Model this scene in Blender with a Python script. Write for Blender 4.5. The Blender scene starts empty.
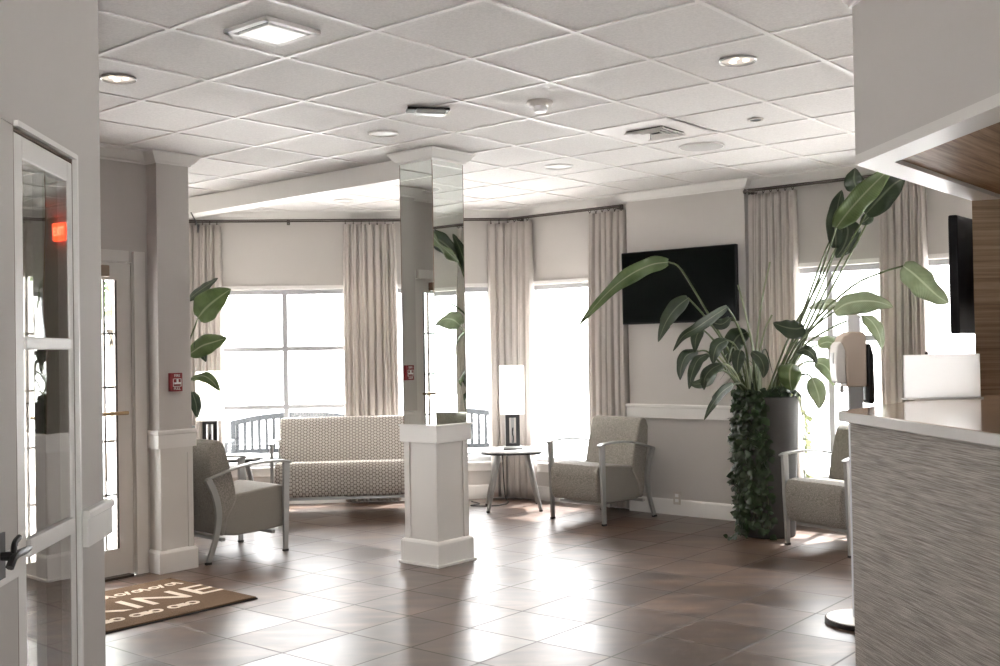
import bpy, bmesh, math, random
from mathutils import Vector, Matrix, Euler
random.seed(7)
SC = bpy.context.scene
COL = SC.collection
PI = math.pi

# ------------------------------------------------------------------ camera
CAM_H = 1.466
CEIL = 2.832
PITCH, ROLL = 0.0146, -0.0176
cam_data = bpy.data.cameras.new('camera')
cam_data.sensor_width = 36.0
cam_data.lens = 1068.6 * 36.0 / 1000.0
cam = bpy.data.objects.new('camera', cam_data)
COL.objects.link(cam)
_f = Vector((0, math.cos(PITCH), math.sin(PITCH)))
_u = Vector((0, -math.sin(PITCH), math.cos(PITCH)))
_r = Vector((1, 0, 0))
_R = _r * math.cos(ROLL) + _u * math.sin(ROLL)
_U = -_r * math.sin(ROLL) + _u * math.cos(ROLL)
cam.matrix_world = Matrix(((_R.x, _U.x, -_f.x, 0), (_R.y, _U.y, -_f.y, 0), (_R.z, _U.z, -_f.z, CAM_H), (0, 0, 0, 1)))
cam_data.clip_start = 0.05
SC.camera = cam

# ------------------------------------------------------------------ sky, light, exposure
world = bpy.data.worlds.new('overcast_sky')
SC.world = world
world.use_nodes = True
_bg = world.node_tree.nodes['Background']
_bg.inputs[0].default_value = (1.0, 1.0, 1.0, 1)
# overcast sky: three times brighter overhead than at the horizon
_wn, _wl = world.node_tree.nodes, world.node_tree.links
_tc = _wn.new('ShaderNodeTexCoord'); _sp = _wn.new('ShaderNodeSeparateXYZ'); _wl.new(_tc.outputs['Generated'], _sp.inputs[0])
_mr = _wn.new('ShaderNodeMapRange'); _wl.new(_sp.outputs[2], _mr.inputs[0])
_mr.inputs[1].default_value = 0.0; _mr.inputs[2].default_value = 1.0
_mr.inputs[3].default_value = 2.3; _mr.inputs[4].default_value = 6.6
_wl.new(_mr.outputs[0], _bg.inputs[1])
SC.view_settings.view_transform = 'Standard'
SC.view_settings.look = 'None'
SC.view_settings.exposure = 1.97
SC.view_settings.gamma = 1.0
SC.view_settings.use_curve_mapping = False
SC.cycles.max_bounces = 10
SC.cycles.diffuse_bounces = 6
SC.cycles.glossy_bounces = 6
SC.cycles.transmission_bounces = 6
SC.cycles.transparent_max_bounces = 12
SC.cycles.sample_clamp_indirect = 6.0
SC.cycles.caustics_reflective = False
SC.cycles.caustics_refractive = False
SC.cycles.use_denoising = True

sun_data = bpy.data.lights.new('sun', 'SUN')
sun_data.energy = 7.5
sun_data.angle = math.radians(2.0)
sun = bpy.data.objects.new('sun', sun_data)
COL.objects.link(sun)
# high sun beyond the bay windows
sun.rotation_euler = Vector((-math.cos(math.radians(60)) * math.cos(math.radians(55)), -math.cos(math.radians(60)) * math.sin(math.radians(55)), -math.sin(math.radians(60)))).to_track_quat('-Z', 'Y').to_euler()

def portal(name, center, normal, w, h):
    """daylight portal in an opening: guides sampling of the sky"""
    l = bpy.data.lights.new(name, 'AREA')
    l.shape = 'RECTANGLE'
    l.size, l.size_y = w, h
    l.cycles.is_portal = True
    o = bpy.data.objects.new(name, l)
    COL.objects.link(o)
    o.location = center
    o.rotation_euler = Vector(normal).to_track_quat('-Z', 'Z').to_euler()
    return o

# ------------------------------------------------------------------ materials
def nodes_of(m):
    m.use_nodes = True
    nt = m.node_tree
    return nt, nt.nodes, nt.links, nt.nodes['Principled BSDF']

def mat(name, color, rough=0.6, metal=0.0, var=0.06, scale=8.0, bump=0.0, bscale=120.0, spec=0.5, trans=0.0, emit=None, es=0.0, stretch=(1, 1, 1), coat=0.0):
    m = bpy.data.materials.new(name)
    nt, N, L, P = nodes_of(m)
    tc = N.new('ShaderNodeTexCoord')
    mp = N.new('ShaderNodeMapping')
    mp.inputs['Scale'].default_value = stretch
    L.new(tc.outputs['Object'], mp.inputs[0])
    nz = N.new('ShaderNodeTexNoise')
    nz.inputs['Scale'].default_value = scale
    nz.inputs['Detail'].default_value = 4
    L.new(mp.outputs[0], nz.inputs['Vector'])
    cr = N.new('ShaderNodeValToRGB')
    cr.color_ramp.elements[0].position = 0.3
    cr.color_ramp.elements[1].position = 0.7
    cr.color_ramp.elements[0].color = (*[c * (1 - var) for c in color], 1)
    cr.color_ramp.elements[1].color = (*[min(1, c * (1 + var)) for c in color], 1)
    L.new(nz.outputs['Fac'], cr.inputs[0])
    L.new(cr.outputs[0], P.inputs['Base Color'])
    P.inputs['Roughness'].default_value = rough
    P.inputs['Metallic'].default_value = metal
    P.inputs['Specular IOR Level'].default_value = spec
    P.inputs['Coat Weight'].default_value = coat
    if emit:
        P.inputs['Emission Color'].default_value = (*emit, 1)
        P.inputs['Emission Strength'].default_value = es
    if bump:
        n2 = N.new('ShaderNodeTexNoise')
        n2.inputs['Scale'].default_value = bscale
        n2.inputs['Detail'].default_value = 3
        L.new(mp.outputs[0], n2.inputs['Vector'])
        b = N.new('ShaderNodeBump')
        b.inputs['Strength'].default_value = bump
        b.inputs['Distance'].default_value = 0.01
        L.new(n2.outputs['Fac'], b.inputs['Height'])
        L.new(b.outputs[0], P.inputs['Normal'])
    if trans:
        out = N['Material Output']
        tr = N.new('ShaderNodeBsdfTranslucent')
        L.new(cr.outputs[0], tr.inputs[0])
        mx = N.new('ShaderNodeMixShader')
        mx.inputs[0].default_value = trans
        L.new(P.outputs[0], mx.inputs[1])
        L.new(tr.outputs[0], mx.inputs[2])
        L.new(mx.outputs[0], out.inputs[0])
    return m

def mathn(N, L, op, a, b=None, c=None):
    n = N.new('ShaderNodeMath')
    n.operation = op
    for i, v in enumerate((a, b, c)):
        if v is None: continue
        if isinstance(v, (int, float)): n.inputs[i].default_value = v
        else: L.new(v, n.inputs[i])
    return n.outputs[0]

M = {}
WALLC = (0.525, 0.500, 0.476)
M['wall'] = mat('greige_wall_paint', WALLC, 0.75, var=0.015, scale=3, bump=0.05, bscale=300)
M['white'] = mat('white_trim_paint', (0.74, 0.725, 0.70), 0.42, var=0.012, scale=4)
M['door_paint'] = mat('off_white_door_paint', (0.66, 0.64, 0.61), 0.45, var=0.012, scale=4)
M['mullion'] = mat('backlit_window_frame', (0.40, 0.405, 0.42), 0.4, var=0.01)  # bluish grey puts backlit shade into the colour of white frame paint
M['tile_ceiling'] = mat('ceiling_tile', (0.69, 0.672, 0.655), 0.95, var=0.07, scale=90, bump=0.25, bscale=220, spec=0.1)
M['tbar'] = mat('ceiling_grid_bar', (0.74, 0.72, 0.70), 0.5, var=0.01)
M['curtain'] = mat('curtain_fabric', (0.58, 0.54, 0.505), 0.9, var=0.03, scale=30, bump=0.08, bscale=400, spec=0.1, trans=0.22, stretch=(1, 1, 0.2))
M['black'] = mat('black_metal', (0.010, 0.009, 0.009), 0.38, metal=0.1, var=0.02)
M['black_plastic'] = mat('black_plastic', (0.006, 0.006, 0.007), 0.4, var=0.02, spec=0.2)
M['screen'] = mat('dark_screen', (0.0025, 0.004, 0.0035), 0.15, var=0.02, spec=0.08)
M['bronze'] = mat('curtain_rod_bronze', (0.10, 0.085, 0.075), 0.4, metal=0.7, var=0.02)
M['silver'] = mat('brushed_silver', (0.40, 0.40, 0.39), 0.35, metal=0.65, var=0.03, scale=40, stretch=(1, 1, 0.1))
M['foot'] = mat('dark_rubber', (0.03, 0.03, 0.03), 0.6)
M['table_top'] = mat('white_laminate', (0.78, 0.78, 0.77), 0.22, var=0.01)
M['brass'] = mat('aged_brass', (0.42, 0.31, 0.18), 0.35, metal=0.8, var=0.03)
M['brown_metal'] = mat('brown_door_closer', (0.17, 0.12, 0.08), 0.45, var=0.03)
M['red'] = mat('red_alarm_plastic', (0.20, 0.008, 0.012), 0.35, var=0.03)
M['white_print'] = mat('white_print', (0.8, 0.78, 0.76), 0.5)
M['exit_red'] = mat('lit_red_sign', (0.5, 0.02, 0.01), 0.5, emit=(1.0, 0.07, 0.02), es=1.6)
M['exit_letter'] = mat('lit_sign_letter', (0.7, 0.3, 0.2), 0.5, emit=(1.0, 0.25, 0.14), es=1.6)
M['lens'] = mat('lit_white_lens', (0.72, 0.72, 0.71), 0.4, emit=(1.0, 0.96, 0.9), es=0.03)
M['can'] = mat('bright_can_reflector', (0.85, 0.80, 0.75), 0.25, emit=(1, 0.9, 0.8), es=0.08, var=0.05, scale=60)
M['bulb'] = mat('lit_bulb', (1, 1, 1), 0.4, emit=(1.0, 0.86, 0.7), es=0.8)
M['shade'] = mat('white_lamp_shade', (0.86, 0.855, 0.85), 0.7, var=0.01, trans=0.35, emit=(1, 0.97, 0.93), es=0.5)
M['acrylic'] = mat('frosted_white_acrylic', (0.97, 0.97, 0.97), 0.5, var=0.005, trans=0.9, spec=0.1)
M['planter'] = mat('charcoal_planter', (0.045, 0.042, 0.040), 0.75, var=0.08, scale=5, bump=0.05)
M['soil'] = mat('dark_soil', (0.03, 0.022, 0.016), 0.95, var=0.3, scale=60, bump=0.6, bscale=60)
M['stem'] = mat('green_stem', (0.075, 0.105, 0.035), 0.45, var=0.2, scale=12)
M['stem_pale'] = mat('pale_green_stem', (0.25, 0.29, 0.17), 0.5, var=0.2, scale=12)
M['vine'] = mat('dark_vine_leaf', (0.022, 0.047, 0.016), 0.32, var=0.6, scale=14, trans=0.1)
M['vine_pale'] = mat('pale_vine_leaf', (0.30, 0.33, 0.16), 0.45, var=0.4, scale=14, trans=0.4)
M['beige_plastic'] = mat('beige_plastic', (0.56, 0.49, 0.43), 0.45, var=0.02)
M['white_plastic'] = mat('white_plastic', (0.80, 0.80, 0.80), 0.3, var=0.01)
M['grey_plastic'] = mat('light_grey_metal', (0.72, 0.75, 0.79), 0.4, metal=0.0, var=0.02)
M['outlet'] = mat('ivory_outlet_cover', (0.55, 0.51, 0.47), 0.4, var=0.02)
M['porch'] = mat('pale_porch_floor', (0.80, 0.79, 0.775), 0.8, var=0.05, scale=2)
M['bench'] = mat('shaded_weathered_wood', (0.030, 0.034, 0.038), 0.7, var=0.15, scale=14, stretch=(1, 1, 0.2))  # grey wood darkened in colour in place of porch roof shade
M['exterior'] = mat('washed_out_palm', (0.72, 0.72, 0.71), 0.8, var=0.03)  # pale tone puts the glare into the palm stand-in's colour
M['tree_leaf'] = mat('garden_tree_leaf', (0.10, 0.17, 0.06), 0.6, var=0.4, scale=3)
M['bark'] = mat('grey_bark', (0.16, 0.13, 0.10), 0.9, var=0.3, scale=10, bump=0.4, bscale=30)
M['threshold'] = mat('bronze_threshold', (0.06, 0.048, 0.038), 0.45, metal=0.4, var=0.1)
M['vent_dark'] = mat('opening_shade_black', (0.02, 0.02, 0.02), 0.8)  # shade of the vent duct and lens gap put into a flat colour

def glass_mat(name, tint=(1, 1, 1), dirt=0.0, ior=5.0, boost=0.9):
    m = bpy.data.materials.new(name)
    nt, N, L, P = nodes_of(m)
    out = N['Material Output']
    tr = N.new('ShaderNodeBsdfTransparent'); tr.inputs[0].default_value = (*tint, 1)
    gl = N.new('ShaderNodeBsdfGlossy'); gl.inputs['Roughness'].default_value = 0.0
    nz = N.new('ShaderNodeTexNoise'); nz.inputs['Scale'].default_value = 1.7
    bp = N.new('ShaderNodeBump'); bp.inputs['Strength'].default_value = dirt; bp.inputs['Distance'].default_value = 0.02
    tc = N.new('ShaderNodeTexCoord'); L.new(tc.outputs['Object'], nz.inputs['Vector'])
    L.new(nz.outputs['Fac'], bp.inputs['Height']); L.new(bp.outputs[0], gl.inputs['Normal'])
    fr = N.new('ShaderNodeLayerWeight'); fr.inputs[0].default_value = 0.5
    f2 = mathn(N, L, 'ADD', mathn(N, L, 'MULTIPLY', mathn(N, L, 'POWER', fr.outputs['Facing'], ior), boost), 0.04)
    f2 = mathn(N, L, 'MINIMUM', f2, 1.0)
    mx = N.new('ShaderNodeMixShader')
    L.new(f2, mx.inputs[0]); L.new(tr.outputs[0], mx.inputs[1]); L.new(gl.outputs[0], mx.inputs[2])
    L.new(mx.outputs[0], out.inputs[0])
    return m
M['glass'] = glass_mat('clear_window_glass')
M['door_glass'] = glass_mat('reflective_door_glass', (0.80, 0.78, 0.75), 0.08, 2.2, 0.95)

def mirror_mat():
    m = bpy.data.materials.new('silvered_mirror')
    nt, N, L, P = nodes_of(m)
    P.inputs['Base Color'].default_value = (0.80, 0.84, 0.81, 1)
    P.inputs['Metallic'].default_value = 1.0
    P.inputs['Roughness'].default_value = 0.015
    return m
M['mirror'] = mirror_mat()

def floor_mat():
    m = bpy.data.materials.new('brown_slate_look_tile')
    nt, N, L, P = nodes_of(m)
    tc = N.new('ShaderNodeTexCoord')
    sx = N.new('ShaderNodeSeparateXYZ'); L.new(tc.outputs['Object'], sx.inputs[0])
    a = math.radians(140.5); s = 0.443; ox, oy = 0.2174, 4.7322
    ca, sa = math.cos(a), math.sin(a)
    X = mathn(N, L, 'SUBTRACT', sx.outputs[0], ox)
    Y = mathn(N, L, 'SUBTRACT', sx.outputs[1], oy)
    U = mathn(N, L, 'ADD', mathn(N, L, 'MULTIPLY', X, ca / s), mathn(N, L, 'MULTIPLY', Y, sa / s))
    V = mathn(N, L, 'ADD', mathn(N, L, 'MULTIPLY', X, sa / s), mathn(N, L, 'MULTIPLY', Y, -ca / s))
    U = mathn(N, L, 'ADD', U, 100); V = mathn(N, L, 'ADD', V, 100)
    fu = mathn(N, L, 'ABSOLUTE', mathn(N, L, 'SUBTRACT', mathn(N, L, 'FRACT', U), 0.5))
    fv = mathn(N, L, 'ABSOLUTE', mathn(N, L, 'SUBTRACT', mathn(N, L, 'FRACT', V), 0.5))
    mxx = mathn(N, L, 'MAXIMUM', fu, fv)
    grout = N.new('ShaderNodeMapRange'); grout.interpolation_type = 'SMOOTHSTEP'
    grout.inputs[1].default_value = 0.484; grout.inputs[2].default_value = 0.494
    L.new(mxx, grout.inputs[0])
    cell = N.new('ShaderNodeCombineXYZ')
    L.new(mathn(N, L, 'FLOOR', U), cell.inputs[0]); L.new(mathn(N, L, 'FLOOR', V), cell.inputs[1])
    wn = N.new('ShaderNodeTexWhiteNoise'); wn.noise_dimensions = '3D'; L.new(cell.outputs[0], wn.inputs[0])
    # per-tile offset of the veining
    off = N.new('ShaderNodeVectorMath'); off.operation = 'MULTIPLY_ADD'
    L.new(wn.outputs['Color'], off.inputs[0]); off.inputs[1].default_value = (9, 9, 9); L.new(tc.outputs['Object'], off.inputs[2])
    mp = N.new('ShaderNodeMapping'); mp.inputs['Rotation'].default_value = (0, 0, math.radians(-8)); mp.inputs['Scale'].default_value = (1.0, 3.2, 1)
    L.new(off.outputs[0], mp.inputs[0])
    nz = N.new('ShaderNodeTexNoise'); nz.inputs['Scale'].default_value = 2.4; nz.inputs['Detail'].default_value = 5; nz.inputs['Roughness'].default_value = 0.5
    nz.inputs['Distortion'].default_value = 0.25
    L.new(mp.outputs[0], nz.inputs['Vector'])
    cr = N.new('ShaderNodeValToRGB')
    e = cr.color_ramp.elements
    e[0].position = 0.30; e[0].color = (0.030, 0.016, 0.010, 1)
    e[1].position = 0.72; e[1].color = (0.150, 0.090, 0.058, 1)
    k = e.new(0.5); k.color = (0.072, 0.038, 0.023, 1)
    L.new(nz.outputs['Fac'], cr.inputs[0])
    tint = N.new('ShaderNodeMix'); tint.data_type = 'RGBA'; tint.blend_type = 'MULTIPLY'; tint.inputs[0].default_value = 1
    tv = mathn(N, L, 'ADD', mathn(N, L, 'MULTIPLY', wn.outputs['Value'], 0.5), 0.72)
    cc = N.new('ShaderNodeCombineColor')
    for i in range(3): L.new(tv, cc.inputs[i])
    L.new(cr.outputs[0], tint.inputs[6]); L.new(cc.outputs[0], tint.inputs[7])
    g = N.new('ShaderNodeMix'); g.data_type = 'RGBA'
    L.new(grout.outputs[0], g.inputs[0]); L.new(tint.outputs[2], g.inputs[6]); g.inputs[7].default_value = (0.05, 0.038, 0.032, 1)
    L.new(g.outputs[2], P.inputs['Base Color'])
    rr = N.new('ShaderNodeMapRange'); L.new(wn.outputs['Value'], rr.inputs[0])
    rr.inputs[1].default_value = 0.0; rr.inputs[2].default_value = 1.0; rr.inputs[3].default_value = 0.28; rr.inputs[4].default_value = 0.40
    r2 = mathn(N, L, 'ADD', rr.outputs[0], mathn(N, L, 'MULTIPLY', grout.outputs[0], 0.4))
    L.new(r2, P.inputs['Roughness'])
    P.inputs['Specular IOR Level'].default_value = 1.0
    P.inputs['Coat Weight'].default_value = 0.22
    P.inputs['Coat Roughness'].default_value = 0.42

    h = mathn(N, L, 'SUBTRACT', mathn(N, L, 'MULTIPLY', nz.outputs['Fac'], 0.35), mathn(N, L, 'MULTIPLY', grout.outputs[0], 0.5))
    bp = N.new('ShaderNodeBump'); bp.inputs['Strength'].default_value = 0.05; bp.inputs['Distance'].default_value = 0.006
    L.new(h, bp.inputs['Height']); L.new(bp.outputs[0], P.inputs['Normal'])
    return m
M['floor'] = floor_mat()

def lattice_mat():
    m = bpy.data.materials.new('triangle_lattice_upholstery')
    nt, N, L, P = nodes_of(m)
    tc = N.new('ShaderNodeTexCoord')
    sx = N.new('ShaderNodeSeparateXYZ'); L.new(tc.outputs['Object'], sx.inputs[0])
    k = 2 * PI / 0.028
    y = mathn(N, L, 'ADD', sx.outputs[2], mathn(N, L, 'MULTIPLY', sx.outputs[1], 0.6))
    waves = []
    for a in (0, 60, 120):
        p = mathn(N, L, 'ADD', mathn(N, L, 'MULTIPLY', sx.outputs[0], k * math.cos(math.radians(a))), mathn(N, L, 'MULTIPLY', y, k * math.sin(math.radians(a))))
        waves.append(mathn(N, L, 'COSINE', p))
    s = mathn(N, L, 'ADD', mathn(N, L, 'ADD', waves[0], waves[1]), waves[2])
    mr = N.new('ShaderNodeMapRange'); mr.interpolation_type = 'SMOOTHSTEP'
    L.new(s, mr.inputs[0]); mr.inputs[1].default_value = -1.25; mr.inputs[2].default_value = -0.35
    # larger lattice lines
    k2 = k / 2
    ws = []
    for a in (30, 90, 150):
        p = mathn(N, L, 'ADD', mathn(N, L, 'MULTIPLY', sx.outputs[0], k2 * math.cos(math.radians(a))), mathn(N, L, 'MULTIPLY', y, k2 * math.sin(math.radians(a))))
        ws.append(mathn(N, L, 'ABSOLUTE', mathn(N, L, 'SINE', p)))
    mn = mathn(N, L, 'MINIMUM', mathn(N, L, 'MINIMUM', ws[0], ws[1]), ws[2])
    m2 = N.new('ShaderNodeMapRange'); L.new(mn, m2.inputs[0]); m2.inputs[1].default_value = 0.10; m2.inputs[2].default_value = 0.30
    f = mathn(N, L, 'MULTIPLY', mr.outputs[0], mathn(N, L, 'ADD', mathn(N, L, 'MULTIPLY', m2.outputs[0], 0.45), 0.55))
    mix = N.new('ShaderNodeMix'); mix.data_type = 'RGBA'
    L.new(f, mix.inputs[0])
    mix.inputs[6].default_value = (0.24, 0.21, 0.18, 1); mix.inputs[7].default_value = (0.74, 0.70, 0.65, 1)
    L.new(mix.outputs[2], P.inputs['Base Color'])
    P.inputs['Roughness'].default_value = 0.85
    P.inputs['Specular IOR Level'].default_value = 0.2
    return m
M['lattice'] = lattice_mat()

def weave_mat(name, c1, c2):
    m = bpy.data.materials.new(name)
    nt, N, L, P = nodes_of(m)
    tc = N.new('ShaderNodeTexCoord')
    nz = N.new('ShaderNodeTexNoise'); nz.inputs['Scale'].default_value = 230; nz.inputs['Detail'].default_value = 2
    L.new(tc.outputs['Object'], nz.inputs['Vector'])
    cr = N.new('ShaderNodeValToRGB')
    cr.color_ramp.elements[0].position = 0.38; cr.color_ramp.elements[0].color = (*c1, 1)
    cr.color_ramp.elements[1].position = 0.62; cr.color_ramp.elements[1].color = (*c2, 1)
    L.new(nz.outputs['Fac'], cr.inputs[0]); L.new(cr.outputs[0], P.inputs['Base Color'])
    P.inputs['Roughness'].default_value = 0.88; P.inputs['Specular IOR Level'].default_value = 0.2
    P.inputs['Sheen Weight'].default_value = 0.15
    b = N.new('ShaderNodeBump'); b.inputs['Strength'].default_value = 0.25; b.inputs['Distance'].default_value = 0.003
    L.new(nz.outputs['Fac'], b.inputs['Height']); L.new(b.outputs[0], P.inputs['Normal'])
    return m
M['tweed'] = weave_mat('grey_taupe_tweed', (0.17, 0.157, 0.138), (0.43, 0.405, 0.36))

def grain_mat(name, cols, axis_rot, scale, stretch, rough, bump=0.0, dist=0.8, coat=0.0, spec=0.5):
    m = bpy.data.materials.new(name)
    nt, N, L, P = nodes_of(m)
    tc = N.new('ShaderNodeTexCoord')
    r = N.new('ShaderNodeVectorRotate'); r.rotation_type = 'Z_AXIS'; r.inputs['Angle'].default_value = axis_rot
    L.new(tc.outputs['Object'], r.inputs[0])
    mp = N.new('ShaderNodeMapping'); mp.inputs['Scale'].default_value = stretch
    L.new(r.outputs[0], mp.inputs[0])
    nz = N.new('ShaderNodeTexNoise'); nz.inputs['Scale'].default_value = scale; nz.inputs['Detail'].default_value = 6; nz.inputs['Distortion'].default_value = dist
    nz.inputs['Roughness'].default_value = 0.6
    L.new(mp.outputs[0], nz.inputs['Vector'])
    cr = N.new('ShaderNodeValToRGB')
    e = cr.color_ramp.elements
    e[0].position = 0.32; e[0].color = (*cols[0], 1)
    e[1].position = 0.68; e[1].color = (*cols[-1], 1)
    if len(cols) == 3:
        k = e.new(0.5); k.color = (*cols[1], 1)
    L.new(nz.outputs['Fac'], cr.inputs[0]); L.new(cr.outputs[0], P.inputs['Base Color'])
    P.inputs['Roughness'].default_value = rough
    P.inputs['Coat Weight'].default_value = coat
    P.inputs['Specular IOR Level'].default_value = spec
    if bump:
        b = N.new('ShaderNodeBump'); b.inputs['Strength'].default_value = bump; b.inputs['Distance'].default_value = 0.006
        L.new(nz.outputs['Fac'], b.inputs['Height']); L.new(b.outputs[0], P.inputs['Normal'])
    return m
# the desk front runs along the 95 degree direction, the wood wall along 5 degrees
M['desk_panel'] = grain_mat('woven_taupe_desk_panel', [(0.21, 0.185, 0.16), (0.39, 0.355, 0.315), (0.60, 0.56, 0.515)], math.radians(-95), 5.0, (1.3, 1.3, 46), 0.6, 0.7, 0.3)
M['wood_wall'] = grain_mat('tan_linear_wood', [(0.21, 0.14, 0.088), (0.33, 0.235, 0.155), (0.44, 0.325, 0.225)], math.radians(-5), 3.0, (0.5, 0.5, 34), 0.5, 0.1, 0.4)
M['wood_soffit'] = grain_mat('tan_wood_ceiling_panel', [(0.17, 0.10, 0.05), (0.30, 0.19, 0.105), (0.42, 0.285, 0.17)], math.radians(-50), 3.0, (0.7, 14, 1), 0.6, 0.05, 0.5, 0.0, 0.15)
M['counter'] = grain_mat('pale_maple_laminate', [(0.42, 0.31, 0.225), (0.48, 0.36, 0.27), (0.53, 0.41, 0.31)], math.radians(-95), 3.0, (1, 9, 1), 0.16, 0.0, 0.5, coat=0.3)
M['counter_edge'] = mat('grey_white_counter_edge', (0.50, 0.47, 0.44), 0.35, var=0.03)

def leaf_mat(name, dark, light, rib, trans):
    m = bpy.data.materials.new(name)
    nt, N, L, P = nodes_of(m)
    out = N['Material Output']
    uv = N.new('ShaderNodeUVMap'); uv.uv_map = 'leaf'
    sx = N.new('ShaderNodeSeparateXYZ'); L.new(uv.outputs[0], sx.inputs[0])
    d = mathn(N, L, 'ABSOLUTE', mathn(N, L, 'SUBTRACT', sx.outputs[0], 0.5))
    ribf = N.new('ShaderNodeMapRange'); L.new(d, ribf.inputs[0])
    ribf.inputs[1].default_value = 0.02; ribf.inputs[2].default_value = 0.05; ribf.inputs[3].default_value = 1; ribf.inputs[4].default_value = 0
    v = mathn(N, L, 'ADD', mathn(N, L, 'MULTIPLY', sx.outputs[1], 34.0), mathn(N, L, 'MULTIPLY', d, -14.0))
    w = mathn(N, L, 'MULTIPLY', mathn(N, L, 'ADD', mathn(N, L, 'SINE', mathn(N, L, 'MULTIPLY', v, 6.283)), 1.0), 0.5)
    nz = N.new('ShaderNodeTexNoise'); nz.inputs['Scale'].default_value = 9
    tc = N.new('ShaderNodeTexCoord'); L.new(tc.outputs['Object'], nz.inputs['Vector'])
    f = mathn(N, L, 'ADD', mathn(N, L, 'MULTIPLY', w, 0.25), mathn(N, L, 'MULTIPLY', nz.outputs['Fac'], 0.75))
    cr = N.new('ShaderNodeValToRGB')
    cr.color_ramp.elements[0].position = 0.3; cr.color_ramp.elements[0].color = (*dark, 1)
    cr.color_ramp.elements[1].position = 0.7; cr.color_ramp.elements[1].color = (*light, 1)
    L.new(f, cr.inputs[0])
    mix = N.new('ShaderNodeMix'); mix.data_type = 'RGBA'
    L.new(ribf.outputs[0], mix.inputs[0]); L.new(cr.outputs[0], mix.inputs[6]); mix.inputs[7].default_value = (*rib, 1)
    L.new(mix.outputs[2], P.inputs['Base Color'])
    P.inputs['Roughness'].default_value = 0.38
    b = N.new('ShaderNodeBump'); b.inputs['Strength'].default_value = 0.25; b.inputs['Distance'].default_value = 0.004
    L.new(w, b.inputs['Height']); L.new(b.outputs[0], P.inputs['Normal'])
    tr = N.new('ShaderNodeBsdfTranslucent'); L.new(mix.outputs[2], tr.inputs[0])
    mx = N.new('ShaderNodeMixShader'); mx.inputs[0].default_value = trans
    L.new(P.outputs[0], mx.inputs[1]); L.new(tr.outputs[0], mx.inputs[2]); L.new(mx.outputs[0], out.inputs[0])
    return m
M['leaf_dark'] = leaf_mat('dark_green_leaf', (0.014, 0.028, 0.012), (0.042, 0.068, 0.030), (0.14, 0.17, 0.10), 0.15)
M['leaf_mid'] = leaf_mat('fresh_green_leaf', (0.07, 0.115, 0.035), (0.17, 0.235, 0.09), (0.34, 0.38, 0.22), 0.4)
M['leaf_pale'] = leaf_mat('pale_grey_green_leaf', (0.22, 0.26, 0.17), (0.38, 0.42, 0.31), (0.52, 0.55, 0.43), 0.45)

# mat (coir)
M['coir'] = mat('brown_coir', (0.135, 0.088, 0.056), 0.95, var=0.35, scale=220, bump=0.8, bscale=260, spec=0.05)
M['coir_letter'] = mat('cream_coir_print', (0.62, 0.52, 0.42), 0.95, var=0.2, scale=220, bump=0.6, bscale=260, spec=0.05)

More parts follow.
